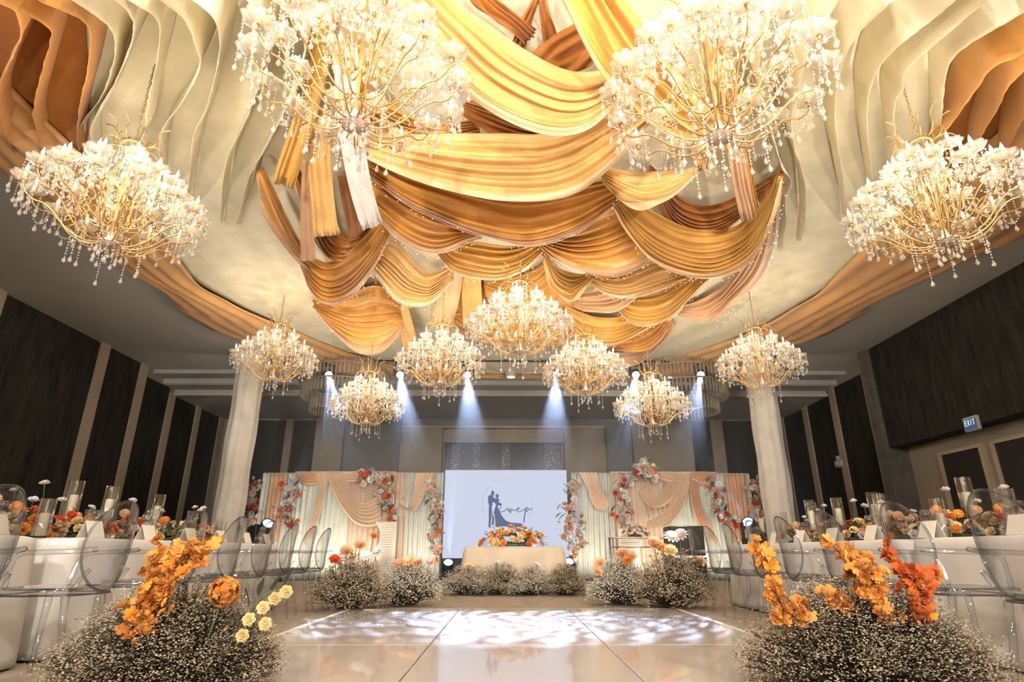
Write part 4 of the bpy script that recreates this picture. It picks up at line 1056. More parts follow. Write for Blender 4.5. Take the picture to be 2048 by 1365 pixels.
K_RED = 'rrorwpww'
yl = YBK - 0.22
garland('arching white and coral garland over the swag on the pale-stripped side', zl((950, 230), (1050, 215), (1150, 230), (1210, 320), (1140, 380), (1180, 450), (1260, 500), (1220, 570)), 'orwwpowpwww', 46, 7, 0.2, yl)
garland('tall white garland edging the screen on the pale-stripped side', zl((1530, 260), (1560, 400), (1590, 520), (1570, 650), (1580, 780), (1560, 840)), 'wwwwpowwwwp', 46, 7, 0.2, YBK - 0.1)
garland('red and white garland at the outer edge of the pale-stripped side wing', zl((150, 270), (90, 340), (100, 440), (110, 520), (60, 575)), K_RED + 'ww', 26, 6, 0.2, YBK)
garland('red-topped garland beside the terracotta panel on the pale-stripped side', zl((380, 270), (430, 340), (460, 330), (380, 430), (320, 490), (400, 570), (430, 640)), K_RED + 'www', 34, 6, 0.2, YBK - 0.15)
garland('tall white garland edging the screen on the exit-sign side', zr((110, 250), (120, 380), (60, 460), (100, 560), (150, 600), (60, 680), (150, 720), (110, 860)), 'wwwwwwpowp', 50, 8, 0.2, YBK - 0.1)
garland('arching white and coral garland over the swag on the exit-sign side', zr((740, 220), (680, 140), (600, 200), (540, 280), (480, 350), (520, 420), (530, 510), (480, 560)), 'orwwpowpwww', 52, 8, 0.2, yl)
garland('red-topped garland beside the terracotta drape on the exit-sign side', zr((1180, 280), (1270, 310), (1280, 370), (1240, 440), (1320, 540), (1390, 590)), K_RED + 'www', 34, 7, 0.2, YBK - 0.15)
garland('red and white garland at the outer edge of the exit-sign side wing', zr((1540, 260), (1580, 320), (1600, 400), (1560, 470), (1620, 500), (1610, 570)), K_RED + 'w', 38, 8, 0.2, YBK)

# ------------------------------------------------------------------ sweetheart table
LINEN = cloth('taupe_linen', (0.60, 0.47, 0.34), 0.1, 0.8, 0.15)
YT = 10.9
x0 = aty(930, 1100, YT).x; x1 = aty(1125, 1100, YT).x; xm = (x0 + x1) / 2
tb = thing('sweetheart_table', 'folding table hidden under taupe cloth before the LED screen', 'table', (xm, YT + 0.4, 0))
hw = (x1 - x0) / 2
MB().rbox(-hw + .03, hw - .03, -0.37, 0.37, 0.70, 0.735, 0.01).build('tabletop', pbr('plywood', (0.5, 0.36, 0.2), 0.6), tb, smooth=False)
for sx in (-1, 1):
    for sy in (-1, 1): MB().tube([(sx * (hw - .1), sy * .28, 0), (sx * (hw - .1), sy * .28, 0.70)], 0.018, 8).build('leg', pbr('grey_steel', (0.35, 0.35, 0.36), 0.4, 0.8), tb)
def draped_cloth(hx, hy, ztop, zbot, mat, name, loc, lab, pl=0.20, flare=0.06, seed=0, rz=0, zfun=None, deep=0.035):
    """closed skirt with soft folds round a rectangular top"""
    per = []
    steps = 14
    def side(ax, ay, bx_, by_):
        L = math.hypot(bx_ - ax, by_ - ay); n = max(8, int(L / pl * 6))
        for k in range(n): per.append((lerp(ax, bx_, k / n), lerp(ay, by_, k / n)))
    c_ = 0.03
    side(-hx + c_, -hy, hx - c_, -hy); side(hx, -hy + c_, hx, hy - c_); side(hx - c_, hy, -hx + c_, hy); side(-hx, hy - c_, -hx, -hy + c_)
    m = len(per); rows = []
    rows.append([Vector((0, 0, ztop))] * m)
    rows.append([Vector((x * 0.97, y * 0.94, ztop)) for x, y in per])
    arc = 0; arcs = []
    for k in range(m):
        arcs.append(arc); a_ = per[k]; b_ = per[(k + 1) % m]; arc += math.hypot(b_[0] - a_[0], b_[1] - a_[1])
    for i in range(steps + 1):
        t = i / steps; row = []
        for k, (x, y) in enumerate(per):
            nrm = Vector((x / hx, y / hy)); nrm = Vector((math.copysign(abs(nrm.x) ** 8, nrm.x), math.copysign(abs(nrm.y) ** 8, nrm.y)))
            nrm = nrm.normalized() if nrm.length > 1e-4 else Vector((0, 0))
            w_ = (0.5 + 0.5 * math.sin(2 * PI * arcs[k] / pl + 1.5 * math.sin(arcs[k] * 1.1 + seed))) * deep + flare
            z_ = lerp(ztop - 0.012, zbot if zfun is None else zfun(x, y), t)
            row.append(Vector((x + nrm.x * w_ * t ** 0.7, y + nrm.y * w_ * t ** 0.7, z_)))
        rows.append(row)
    o = MB().grid(rows, closed=True).build(name, mat); o.location = loc; o.rotation_euler = (0, 0, rz)
    solid(o, 0.003, 1.0); tag(o, lab, 'tablecloth'); return o
draped_cloth(hw + .01, 0.41, 0.742, 0.012, LINEN, 'tablecloth', (xm, YT + 0.4, 0), 'taupe cloth draped over the small table before the LED screen', seed=3, pl=0.26, deep=0.07)

# ------------------------------------------------------------------ clear armchairs
ACRYL = clear('clear_acrylic', (0.96, 0.97, 0.985), rough=0.06, ior=1.5, edge=0.35, blend=0.14)
ACRYL_E = clear('acrylic_edge', (0.80, 0.82, 0.85), rough=0.05, ior=1.6, edge=0.12, blend=0.45)
def oval_back():
    # the back leans: oval in the (x, z) plane bent round the sitter; local -y is the back
    rows = []; nr, ns = 7, 40
    def P3(u, v): return Vector((u * 0.205, -0.235 - 0.11 * (v * 0.245 + 0.245) - 0.02 + 0.05 * u * u, 0.69 + v * 0.245))
    b = MB()
    for off in (0.0, 0.010):
        rws = []
        for i in range(nr):
            r_ = i / (nr - 1) * 0.999 + 0.001
            rws.append([P3(r_ * math.cos(2 * PI * k / ns), r_ * math.sin(2 * PI * k / ns)) + Vector((0, -off, 0)) for k in range(ns)])
        b.grid(rws, closed=True)
    rim = MB().tube([P3(math.cos(2 * PI * k / ns), math.sin(2 * PI * k / ns)) + Vector((0, -0.005, 0)) for k in range(ns + 1)], 0.0075, 6, cap=False)
    return b.mesh('backrest', ACRYL), rim.mesh('back_rim', ACRYL_E)
BACK_ME, RIM_BACK = oval_back()
def seat_mesh():
    out = []
    for k in range(40):
        q = 2 * PI * k / 40; c, s_ = math.cos(q), math.sin(q); e = 0.55
        wd = 0.245 if s_ > 0 else 0.21
        out.append((math.copysign(abs(c) ** e, c) * wd, math.copysign(abs(s_) ** e, s_) * 0.23 + 0.0))
    b = MB(); rings = []
    for z, k in ((0.425, 0.97), (0.43, 1.0), (0.462, 1.0), (0.468, 0.98), (0.455, 0.88), (0.452, 0.01)):
        rings.append([(x * k, y * k, z) for x, y in out])
    rings.append([(x * 0.01, y * 0.01, 0.425) for x, y in out]); rings.insert(0, rings.pop())
    b.grid(rings, closed=True)
    rim = MB().tube([(x, y, 0.43) for x, y in out] + [(out[0][0], out[0][1], 0.43)], 0.005, 5, cap=False)
    return b.mesh('seat', ACRYL), rim.mesh('seat_rim', ACRYL_E)
SEAT_ME, RIM_SEAT = seat_mesh()
LEGF_ME = MB().tube([(0, 0, 0.428), (0, 0.004, 0.30), (0, 0.012, 0.0)], [0.021, 0.018, 0.012], 8).mesh('leg', ACRYL)
LEGB_ME = MB().tube([(0, 0, 0.428), (0, -0.025, 0.25), (0, -0.085, 0.0)], [0.02, 0.017, 0.013], 8).mesh('leg', ACRYL)
def armrest_mesh(s):
    p = resample([(s * 0.185, -0.305, 0.665), (s * 0.235, -0.20, 0.655), (s * 0.26, -0.05, 0.65), (s * 0.262, 0.06, 0.64), (s * 0.25, 0.10, 0.58), (s * 0.235, 0.115, 0.47)], 20)
    return MB().tube(p, [0.013] * 20, 8).mesh('armrest', ACRYL)
ARMREST = [armrest_mesh(-1), armrest_mesh(1)]
POST_ME = [MB().tube([(s * 0.175, -0.205, 0.45), (s * 0.175, -0.245, 0.52), (s * 0.165, -0.275, 0.56)], 0.012, 8).mesh('back_post', ACRYL) for s in (-1, 1)]
def acrylic_chair(x, y, rz, lab, grp):
    c = thing('acrylic_armchair', lab, 'chair', (x, y, 0), rz, grp)
    put('back_rim', RIM_BACK, put('backrest', BACK_ME, c)); put('seat_rim', RIM_SEAT, put('seat', SEAT_ME, c))
    for s in (-1, 1):
        put('leg', LEGF_ME, c, (s * 0.205, 0.19, 0)); put('leg', LEGB_ME, c, (s * 0.175, -0.18, 0))
    for k in (0, 1): put('armrest', ARMREST[k], c); put('back_post', POST_ME[k], c)
    return c
for k, s in enumerate((-0.42, 0.42)):
    acrylic_chair(xm + s, YT + 1.2, PI, 'clear acrylic armchair with oval back behind the small taupe-clothed table', 'chairs of the small table')

# table flowers of the small table
def heap(label, base, rx, ry, rz_, kinds, n, size, cat='flower arrangement', leaves=40, leafk='d', name='flower_arrangement', grp=None, seed=1, daisies=True):
    g = thing(name, label, cat, base, group=grp); rr = random.Random(seed)
    for k in range(n):
        q = rr.random() * 2 * PI; ph = math.asin(rr.random() ** 0.8)
        dv = Vector((math.cos(q) * math.cos(ph), math.sin(q) * math.cos(ph), math.sin(ph)))
        p = Vector((dv.x * rx, dv.y * ry, dv.z * rz_ + 0.02)) * rr.uniform(0.75, 1.02)
        kd = rr.choice(kinds)
        flower(kd, g, p, (dv.x, dv.y - 0.3, dv.z + 0.4), size * rr.uniform(0.8, 1.25), 'daisy' if daisies and kd in 'orw' and rr.random() < 0.3 else 'rose')
    for k in range(leaves):
        q = rr.random() * 2 * PI; ph = rr.uniform(-0.05, 1.2)
        dv = Vector((math.cos(q) * math.cos(ph), math.sin(q) * math.cos(ph), abs(math.sin(ph))))
        leaf(leafk if rr.random() < .8 else 's', g, Vector((dv.x * rx, dv.y * ry, dv.z * rz_ + 0.02)) * rr.uniform(0.55, 0.9), dv, size * rr.uniform(0.8, 1.5))
    MB().lathe([(0.6, 0.0), (0.7, 0.02), (0.62, 0.32), (0.3, 0.5), (0.001, 0.55)], 16).build('foam_base', M_LEAF, g).scale = (rx * 0.8, ry * 0.8, rz_ * 0.5)
    return g
heap('long heap of peach, orange and cream roses on the small taupe-clothed table', (xm, YT + 0.22, 0.752), 0.62, 0.22, 0.30, 'yypoowyp', 75, 1.15, leaves=60, seed=5)

# ------------------------------------------------------------------ stage lights
LENS = glow('beam_lens_glow', (0.50, 0.66, 1.0), 4.0)
LENSW = glow('downlight_lens_glow', (1.0, 0.9, 0.72), 14.0)
def moving_head(loc, target, lab, grp, power, hang=True, size=0.155, blend=0.3):
    o = thing('moving_head_light', lab, 'stage light', loc, group=grp)
    s = 1 if hang else -1
    MB().rbox(-0.15, 0.15, -0.12, 0.12, min(0.22 * s, 0.32 * s), max(0.22 * s, 0.32 * s), 0.01).build('base_box', BLACK, o, smooth=False)
    for sx in (-1, 1): MB().rbox(sx * 0.15 - 0.02, sx * 0.15 + 0.02, -0.06, 0.06, min(-0.06 * s, 0.24 * s), max(-0.06 * s, 0.24 * s), 0.008).build('yoke_arm', BLACK, o, smooth=False)
    d = (Vector(target) - Vector(loc)).normalized(); e = d.to_track_quat('Z', 'Y').to_euler()
    h = MB().lathe([(0.001, -0.17), (0.09, -0.16), (0.115, -0.06), (0.115, 0.13), (0.10, 0.15), (0.095, 0.13)], 20).build('lamp_head', BLACK, o); h.rotation_euler = e
    l = MB().lathe([(0.001, 0.13), (0.05, 0.128), (0.095, 0.118)], 20).build('lens', LENS, h)
    L = lamp('beam', 'SPOT', Vector(loc) + d * 0.2, power, (0.50, 0.65, 1.0), target=target, spot_size=size, spot_blend=blend, shadow_soft_size=0.05)
    L.parent = o; L.matrix_parent_inverse = Matrix.Translation(-Vector(loc)); 
    return o, L
YLT = 14.6
GOBO = []
for px, tx in ((657, -1.25), (800, -0.75), (935, -0.25), (1112, 0.4), (1272, 0.9), (1402, 1.4)):
    p = aty(px, 748, YLT)
    o, L = moving_head(tuple(p), (tx, 6.2, 0.0), 'black moving head stage light shining blue-white under the canopy edge', 'stage lights under the canopy edge', BEAM_POWER)
    GOBO.append(L)
# truss that carries them
tz = aty(1015, 748, YLT).z + 0.34
ta, tb_ = aty(600, 748, YLT).x, aty(1450, 748, YLT).x
tr = thing('lighting_truss', 'black lighting truss hidden along the far edge of the canopy', 'truss', (0, YLT, tz))
MB().tube([(ta, 0, 0.0), (tb_, 0, 0)], 0.022, 8).build('chord', BLACK, tr); MB().tube([(ta, 0, 0.11), (tb_, 0, 0.11)], 0.022, 8).build('chord', BLACK, tr)
b = MB(); n = 40
for k in range(n): b.tube([(lerp(ta, tb_, k / n), 0, 0 if k % 2 else 0.11), (lerp(ta, tb_, (k + 1) / n), 0, 0.11 if k % 2 else 0)], 0.009, 5)
b.build('web_bars', BLACK, tr)
# floor-standing moving heads
for px, py, y, tx, lab in ((896, 1134, 13.6, (-0.9, 10.5, 3.2), 'floor moving head lamp beside the screen on the pale-stripped side'), (1137, 1132, 13.6, (1.6, 10.5, 3.2), 'floor moving head lamp beside the screen on the exit-sign side'),
                           (531, 1056, 11.5, (-2.6, 9.2, 3.0), 'moving head lamp on stand behind the table by the pale-stripped wall'), (1500, 1052, 11.5, (2.6, 9.2, 2.8), 'moving head lamp on stand behind the table on the exit-sign side')):
    p = aty(px, py, y)
    o, L = moving_head(tuple(p), tx, lab, None, 2500, hang=False, size=0.14)
    if p.z > 0.34: MB().rbox(-0.16, 0.16, -0.13, 0.13, 0.002 - p.z, -0.32, 0.01).build('stand_box', BLACK, o, smooth=False)
# fixtures for the added wash lights
for wl_, wt, wp, wsz in WASHES:
    low = wl_[2] < 1
    o = thing('added_wash_light', 'added black floor wash light aimed at the canopy behind a guest table' if low else 'added black wash light on a stand behind the camera', 'stage light', (wl_[0], wl_[1], 0), group='added canopy wash lights')
    e = (Vector(wt) - Vector(wl_)).normalized().to_track_quat('Z', 'Y').to_euler()
    MB().lathe([(0.001, -0.16), (0.10, -0.15), (0.14, -0.02), (0.15, 0.12), (0.135, 0.12), (0.12, 0.02), (0.001, 0.0)], 18).build('lamp_can', BLACK, o, loc=(0, 0, wl_[2])).rotation_euler = e
    if low: MB().rbox(-0.2, 0.2, -0.15, 0.15, 0, 0.03, 0.008).tube([(-0.17, 0, 0.03), (-0.17, 0, 0.45)], 0.015, 6).tube([(0.17, 0, 0.03), (0.17, 0, 0.45)], 0.015, 6).build('floor_bracket', BLACK, o, smooth=False)
    else:
        MB().tube([(0, 0, 0.05), (0, 0, wl_[2])], 0.018, 8).build('stand_pole', BLACK, o)
        for k in range(3): MB().tube([(0, 0, 0.5), (0.45 * math.cos(k * 2.094), 0.45 * math.sin(k * 2.094), 0.01)], 0.012, 6).build('stand_leg', BLACK, o)
# recessed downlights at the bulkhead
for px in (720, 1022, 1342):
    p = aty(px, 742, 15.7)
    o = thing('downlight', 'warm round downlight glowing at the far edge of the canopy', 'downlight', (p.x, 15.7, CEIL - 0.3), group='downlights along the canopy edge')
    MB().lathe([(0.15, 0.295), (0.15, 0.02), (0.12, 0.0), (0.11, 0.02), (0.11, 0.05)], 24).build('can', pbr('can_white', (0.6, 0.55, 0.45), 0.5), o)
    MB().lathe([(0.001, 0.0), (0.08, 0.005), (0.11, 0.03)], 20).build('lens', LENSW, o)
    lamp('downlight_beam', 'SPOT', (0, 0, -0.02), 90, (1.0, 0.85, 0.6), parent=o, spot_size=1.5, spot_blend=0.7, shadow_soft_size=0.08)
# warm uplights washing the backdrop wings (real small lamps on the floor)
for px in (560, 640, 705, 840, 1185, 1310, 1385, 1460):
    p = aty(px, 1150, 14.9); 
    o = thing('floor_uplight', 'small black floor uplight washing the pleated backdrop', 'stage light', (p.x, 14.9, 0.0), group='floor uplights before the backdrop')
    MB().lathe([(0.001, 0.004), (0.06, 0.004), (0.065, 0.05), (0.05, 0.10), (0.045, 0.09)], 14).build('can', BLACK, o)
    MB().lathe([(0.001, 0.088), (0.046, 0.088)], 14).build('lens', LENSW, o)
    lamp('uplight_beam', 'SPOT', (0, 0, 0.12), UP_POWER, (1.0, 0.87, 0.68), parent=o, target=None, spot_size=2.3, spot_blend=0.9, shadow_soft_size=0.05).rotation_euler = (PI - 0.55, 0, 0)
# ------------------------------------------------------------------ guest tables
IVORY = cloth('ivory_linen', (0.82, 0.76, 0.68), 0.1, 0.8, 0.15, var=0.04)
DARKWOOD = pbr('dark_table_wood', (0.08, 0.055, 0.035), 0.5, var=0.2)
def guest_table(xc, y0, y1, hx, lab_t, lab_c, seed):
    t = thing('guest_table', lab_t, 'table', (xc, (y0 + y1) / 2, 0)); hy = (y1 - y0) / 2
    MB().rbox(-hx + .03, hx - .03, -hy + .03, hy - .03, 0.70, 0.738, 0.01).build('tabletop', DARKWOOD, t, smooth=False)
    for sx in (-1, 1):
        for sy in (-1, 1): MB().tube([(sx * (hx - .12), sy * (hy - .15), 0), (sx * (hx - .12), sy * (hy - .15), 0.70)], 0.02, 8).build('leg', MATS['grey_steel'], t)
    draped_cloth(hx, hy, 0.745, 0.015, IVORY, 'tablecloth', (xc, (y0 + y1) / 2, 0), lab_c, pl=0.34, flare=0.03, seed=seed)
XTL, XTR, HXT = -3.52, 3.56, 0.6
WL, WR_ = 'pale-stripped wall', 'exit-sign wall'
guest_table(XTL, 0.9, 3.92, HXT, 'long guest table end piece by the pale-stripped wall, away from the stage', 'ivory cloth over the table piece by the pale-stripped wall, away from the stage', 1)
guest_table(XTL, 4.2, 8.05, HXT, 'long guest table by the pale-stripped wall, nearer the stage', 'ivory cloth over the pale-stripped side table nearer the stage', 2)
guest_table(XTR, 1.1, 4.55, HXT, 'long guest table by the exit-sign wall, away from the stage', 'ivory cloth over the exit-sign side table away from the stage', 3)
guest_table(XTR, 4.68, 8.35, HXT, 'long guest table by the exit-sign wall, nearer the stage', 'ivory cloth over the exit-sign side table nearer the stage', 4)
ORD = ['first', 'second', 'third', 'fourth', 'fifth', 'sixth', 'seventh', 'eighth', 'ninth', 'tenth']
YCL = [7.85, 7.25, 6.6, 5.95, 5.25, 4.55, 3.66, 2.76]
YCR = [7.8, 7.15, 6.5, 5.85, 5.2, 4.48, 3.66, 2.92]
for ys, x, rz, wn in ((YCL, -2.56, PI / 2, WL), (YCR, 2.60, -PI / 2, WR_)):
    for k, y in enumerate(ys):
        acrylic_chair(x, y, rz + R.uniform(-.05, .05), 'clear acrylic oval-back armchair on the %s side, %s from the stage' % (wn, ORD[k]), 'clear armchairs along the guest tables')

# table ware
GLASS = clear('thin_glass', (0.97, 0.975, 0.98), rough=0.02, ior=1.45, edge=0.80, blend=0.1)
WAX = cloth('candle_wax', (0.93, 0.80, 0.55), 0.35, 0.5, 0.3, var=0.03)
CARD = pbr('cream_card', (0.86, 0.79, 0.66), 0.7, var=0.03)
GOB_ME = MB().lathe([(0.032, 0.0), (0.034, 0.003), (0.006, 0.008), (0.004, 0.085), (0.018, 0.10), (0.036, 0.13), (0.040, 0.165), (0.034, 0.205), (0.033, 0.205), (0.039, 0.165), (0.035, 0.13), (0.016, 0.102)], 18).mesh('bowl_and_stem', GLASS)
RIM_ME = MB().lathe([(0.033, 0.203), (0.0345, 0.206), (0.033, 0.208), (0.032, 0.206)], 18).mesh('rim', GLASS)
CYL = {}
def hurricane(x, y, z, h, r, lab, stand):
    o = thing('hurricane_candle', lab, 'candle', (x, y, z), group='glass cylinder candles on the guest tables')
    z0 = 0.0
    if stand:
        MB().lathe([(0.06, 0.0), (0.062, 0.006), (0.012, 0.014), (0.010, stand - .02), (0.07, stand - 0.008), (0.07, stand), (0.001, stand)], 20).build('glass_stand', GLASS, o); z0 = stand
    MB().lathe([(r, 0.002), (r, h), (r - 0.004, h), (r - 0.004, 0.006), (0.001, 0.006)], 24, (0, 0, z0)).build('glass_cylinder', GLASS, o)
    hc = h * 0.62
    c = MB().lathe([(0.001, 0.006), (r * 0.58, 0.007), (r * 0.58, hc - .006), (r * 0.5, hc), (r * 0.3, hc - 0.008), (0.001, hc - 0.01)], 18, (0, 0, z0)).build('pillar_candle', WAX, o)
    MB().tube([(0, 0, z0 + hc - 0.01), (0.001, 0, z0 + hc + 0.012)], 0.0015, 4).build('wick', BLACK, c)
    return o
def carnation_stem(parent, x, y, z0, z1, rr):
    lean = (rr.uniform(-.05, .05), rr.uniform(-.05, .05))
    s = MB().tube(resample([(x, y, z0), (x + lean[0] * .3, y + lean[1] * .3, (z0 + z1) / 2), (x + lean[0], y + lean[1], z1)], 6), 0.0025, 4).build('stem', M_STEM, parent)
    c = put('white_carnation', CARN, s, (x + lean[0], y + lean[1], z1 - 0.005), (rr.uniform(-.4, .4), rr.uniform(-.4, .4), 0), rr.uniform(0.95, 1.25))
def table_set(x, ys, inward, wn, yend):
    """floral runner, candles, glasses and menu cards of one side"""
    rr = random.Random(int(abs(x) * 100) + (1 if x > 0 else 0)); zt_ = 0.7495
    ZF = []
    y = yend[0]; k = 0
    while y < yend[1]:
        o = heap('runner piece of roses and dark leaves, %s along the %s side table' % (ORD[k], wn), (x + rr.uniform(-.05, .05), y, zt_), 0.22, 0.32, 0.17, 'yyywoyorpyw', 26, 0.78, leaves=30, seed=k + int(x * 9), grp='rose runners on the guest tables', name='table_flowers')
        for c in range(rr.choice((1, 2, 2, 3))): carnation_stem(o, rr.uniform(-.1, .1), rr.uniform(-.22, .22), 0.08, rr.uniform(0.24, 0.42), rr)
        for c in range(3):
            kd = rr.choice('oroop'); p = Vector((rr.uniform(-.15, .15), rr.uniform(-.22, .22), rr.uniform(0.15, 0.24)))
            s = MB().tube([(p.x, p.y, 0.04), tuple(p)], 0.0025, 4).build('stem', M_STEM, o)
            flower(kd, s, p, (inward * 0.5, -0.8, 0.5), rr.uniform(.75, 1.0), 'daisy')
        hurricane(x + inward * rr.uniform(0.28, 0.34), y + 0.36, zt_, rr.uniform(0.24, 0.30), 0.052, 'glass cylinder candle beside rose runner piece %s along the %s side table' % (ORD[k], wn), rr.choice((0.0, 0.14, 0.10)))
        if k % 2 == 0: hurricane(x - inward * 0.3, y + 0.15, zt_, 0.32, 0.06, 'raised glass cylinder candle at wall edge by runner piece %s, %s side table' % (ORD[k], wn), 0.18)
        y += 0.66; k += 1
    for i, y in enumerate(ys):
        cx_ = x + inward * 0.46
        m = thing('menu_card', 'blank cream tent card at place %s from the stage, %s side table' % (ORD[i], wn), 'card', (cx_, y + 0.04, zt_), rr.uniform(-.12, .12), 'tent cards on the guest tables')
        for s in (1, -1): MB().prism([(s * 0.045, 0.0), (s * 0.048, 0.0), (s * 0.0015, 0.118), (-s * 0.0005, 0.117)], 'y', -0.085, 0.085).build('card_leaf', CARD, m, smooth=False)
        for g in range(2):
            w_ = thing('wine_glass', 'clear stemmed glass at place %s from the stage, %s side table' % (ORD[i], wn), 'glass', (x + inward * rr.uniform(0.30, 0.36), y + 0.17 + g * 0.085, zt_), 0, 'stemmed glasses on the guest tables')
            b_ = put('bowl_and_stem', GOB_ME, w_); put('rim', RIM_ME, b_)
table_set(XTL, [y for y in YCL if y < 7.9], 1, WL, (2.6, 7.4))
table_set(XTR, YCR, -1, WR_, (2.3, 7.8))

# ------------------------------------------------------------------ folding bar stand and black cases by the stage
yb = 13.2
p0 = aty(1222, 1075, yb); p1 = aty(1334, 1075, yb); xm2 = (p0.x + p1.x) / 2; hb = (p1.x - p0.x) / 2; zb_ = p0.z
bs = thing('bar_stand', 'metal-framed stand with pale wood top and glass shelf before the backdrop', 'stand', (xm2, yb, 0))
STEEL = pbr('dull_steel', (0.42, 0.40, 0.37), 0.35, 0.8)
MB().rbox(-hb - .04, hb + .04, -0.27, 0.27, zb_ - 0.03, zb_, 0.008).build('top_board', pbr('pale_wood_top', (0.6, 0.48, 0.34), 0.4), bs, smooth=False)
for sx in (-1, 1):
    for sy in (-1, 1): MB().tube([(sx * hb, sy * 0.23, 0), (sx * hb, sy * 0.23, zb_ - 0.03)], 0.018, 8).build('leg', STEEL, bs)
    MB().tube([(sx * hb, -0.23, zb_ - .2), (sx * hb, 0.23, zb_ - .2)], 0.014, 6).build('side_rail', STEEL, bs)
for sy in (-1, 1): MB().tube([(-hb, sy * 0.23, zb_ - 0.2), (hb, sy * 0.23, zb_ - 0.2)], 0.014, 6).build('cross_rail', STEEL, bs)
MB().box(-hb, hb, -0.23, 0.23, zb_ - 0.215, zb_ - 0.205).build('glass_shelf', GLASS, bs, smooth=False)
heap('dark-leaved bowl of white and coral flowers on the metal-framed stand', (xm2 - 0.1, yb - 0.05, zb_ + 0.003), 0.30, 0.2, 0.22, 'wwwwpr', 34, 0.7, leaves=50, seed=9)
pc = aty(1368, 1087, 13.4)
for z0_, z1_, lab in ((0.0, 0.55, 'lower black equipment case under a metal rail beside the stand'), (0.58, 1.18, 'upper black equipment case with dark screen beside the stand')):
    c = thing('equipment_case', lab, 'equipment case', (pc.x, 13.4, z0_ + (0.003 if z0_ else 0)))
    MB().rbox(-0.36, 0.36, -0.28, 0.28, 0, z1_ - z0_ - .01, 0.015).build('case_body', BLACK, c, smooth=False)
    MB().box(-0.30, 0.30, -0.287, -0.28, 0.07, z1_ - z0_ - .08).build('front_panel', pbr('dark_screen', (0.05, 0.045, 0.03), 0.25), c, smooth=False)
    MB().tube([(-0.37, -0.29, z1_ - z0_ - .015), (0.37, -0.29, z1_ - z0_ - .015)], 0.014, 6).build('edge_rail', STEEL, c)

# ------------------------------------------------------------------ baby's-breath floor clumps
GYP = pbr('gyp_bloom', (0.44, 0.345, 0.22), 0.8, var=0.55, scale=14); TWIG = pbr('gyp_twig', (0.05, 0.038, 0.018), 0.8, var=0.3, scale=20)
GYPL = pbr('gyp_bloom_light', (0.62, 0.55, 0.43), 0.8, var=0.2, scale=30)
def gyp_meshes(seed, rx, ry, h, sprigs, per, dot, mat, stemr=0.0016):
    rr = random.Random(seed); st = MB(); fl = MB()
    for k in range(sprigs):
        q = rr.random() * 2 * PI; u = rr.random() ** 0.62
        dv = Vector((math.cos(q) * rx * u, math.sin(q) * ry * u, 0))
        top = h * (1 - 0.75 * u ** 2.2) * rr.uniform(0.55, 1.08) + 0.03
        if rr.random() < 0.25: top *= rr.uniform(0.3, 0.8)
        p0 = Vector((dv.x * 0.25, dv.y * 0.25, 0.02)); p2 = Vector((dv.x, dv.y, top)); p1 = (p0 + p2) / 2 + Vector((0, 0, top * 0.15))
        st.tube([p0, p1, p2], [stemr * 1.6, stemr * 1.3, stemr * 0.8], 3, cap=False)
        for j in range(7):  # narrow dark leaves deeper in the clump
            c = p0.lerp(p2, rr.uniform(.35, .97)) + Vector((rr.gauss(0, .02), rr.gauss(0, .02), 0)); d_ = Vector((rr.gauss(0, 1), rr.gauss(0, 1), rr.uniform(0, 1.5))).normalized() * 0.035; e_ = Vector((-d_.y, d_.x, 0)) * 0.14
            n = len(st.v); st.v += [tuple(c), tuple(c + d_ * .5 + e_), tuple(c + d_), tuple(c + d_ * .5 - e_)]; st.f.append((n, n + 1, n + 2, n + 3))
        for j in range(per):
            off = Vector((rr.gauss(0, 1), rr.gauss(0, 1), rr.gauss(0, 0.9))) * (0.020 + 0.012 * u)
            c = p2 + off
            if c.z < 0.012: continue
            if j % 3 == 0:
                n = len(st.v); m_ = p1.lerp(p2, rr.uniform(.5, 1)); st.v += [tuple(m_), tuple(m_ + Vector((stemr, stemr, 0))), tuple(c)]; st.f.append((n, n + 1, n + 2))
            s = dot * rr.uniform(0.55, 1.15)
            n = len(fl.v); t = rr.random() * 6; z = rr.uniform(-.6, .6)
            a_ = Vector((math.cos(t), math.sin(t), z)) * s; b_ = Vector((-math.sin(t), math.cos(t), rr.uniform(-.6, .6))) * s; cc = a_.cross(b_).normalized() * s * 0.6
            fl.v += [tuple(c + a_), tuple(c + b_), tuple(c - a_), tuple(c - b_), tuple(c + cc)]
            fl.f += [(n, n + 1, n + 4), (n + 1, n + 2, n + 4), (n + 2, n + 3, n + 4), (n + 3, n, n + 4)]
    return st.mesh('twigs', TWIG), fl.mesh('tiny_blooms', mat, smooth=False)
def clump(name, lab, loc, me, rz=0, scl=1.0, grp=None):
    o = thing(name, lab, 'flower clump', loc, rz, grp)
    o.scale = scl if isinstance(scl, tuple) else (scl,) * 3
    stuff(put('twigs', me[0], o)); stuff(put('tiny_blooms', me[1], o))
    return o
MID = [gyp_meshes(11 + i, 0.42, 0.34, 0.50, 420, 13, 0.0105, GYPL if i % 2 else GYP) for i in range(2)]
def top_flowers(o, spec, rr):
    for kd, x, y, z, s, shp in spec:
        z -= 0.04
        st = MB().tube([(x * .5, y * .5, 0.05), (x, y, z)], 0.004, 4).build('stem', M_STEM, o)
        flower(kd, st, (x, y, z), (rr.uniform(-.4, .4), -0.7, 0.7), s, shp)
rr = random.Random(21)
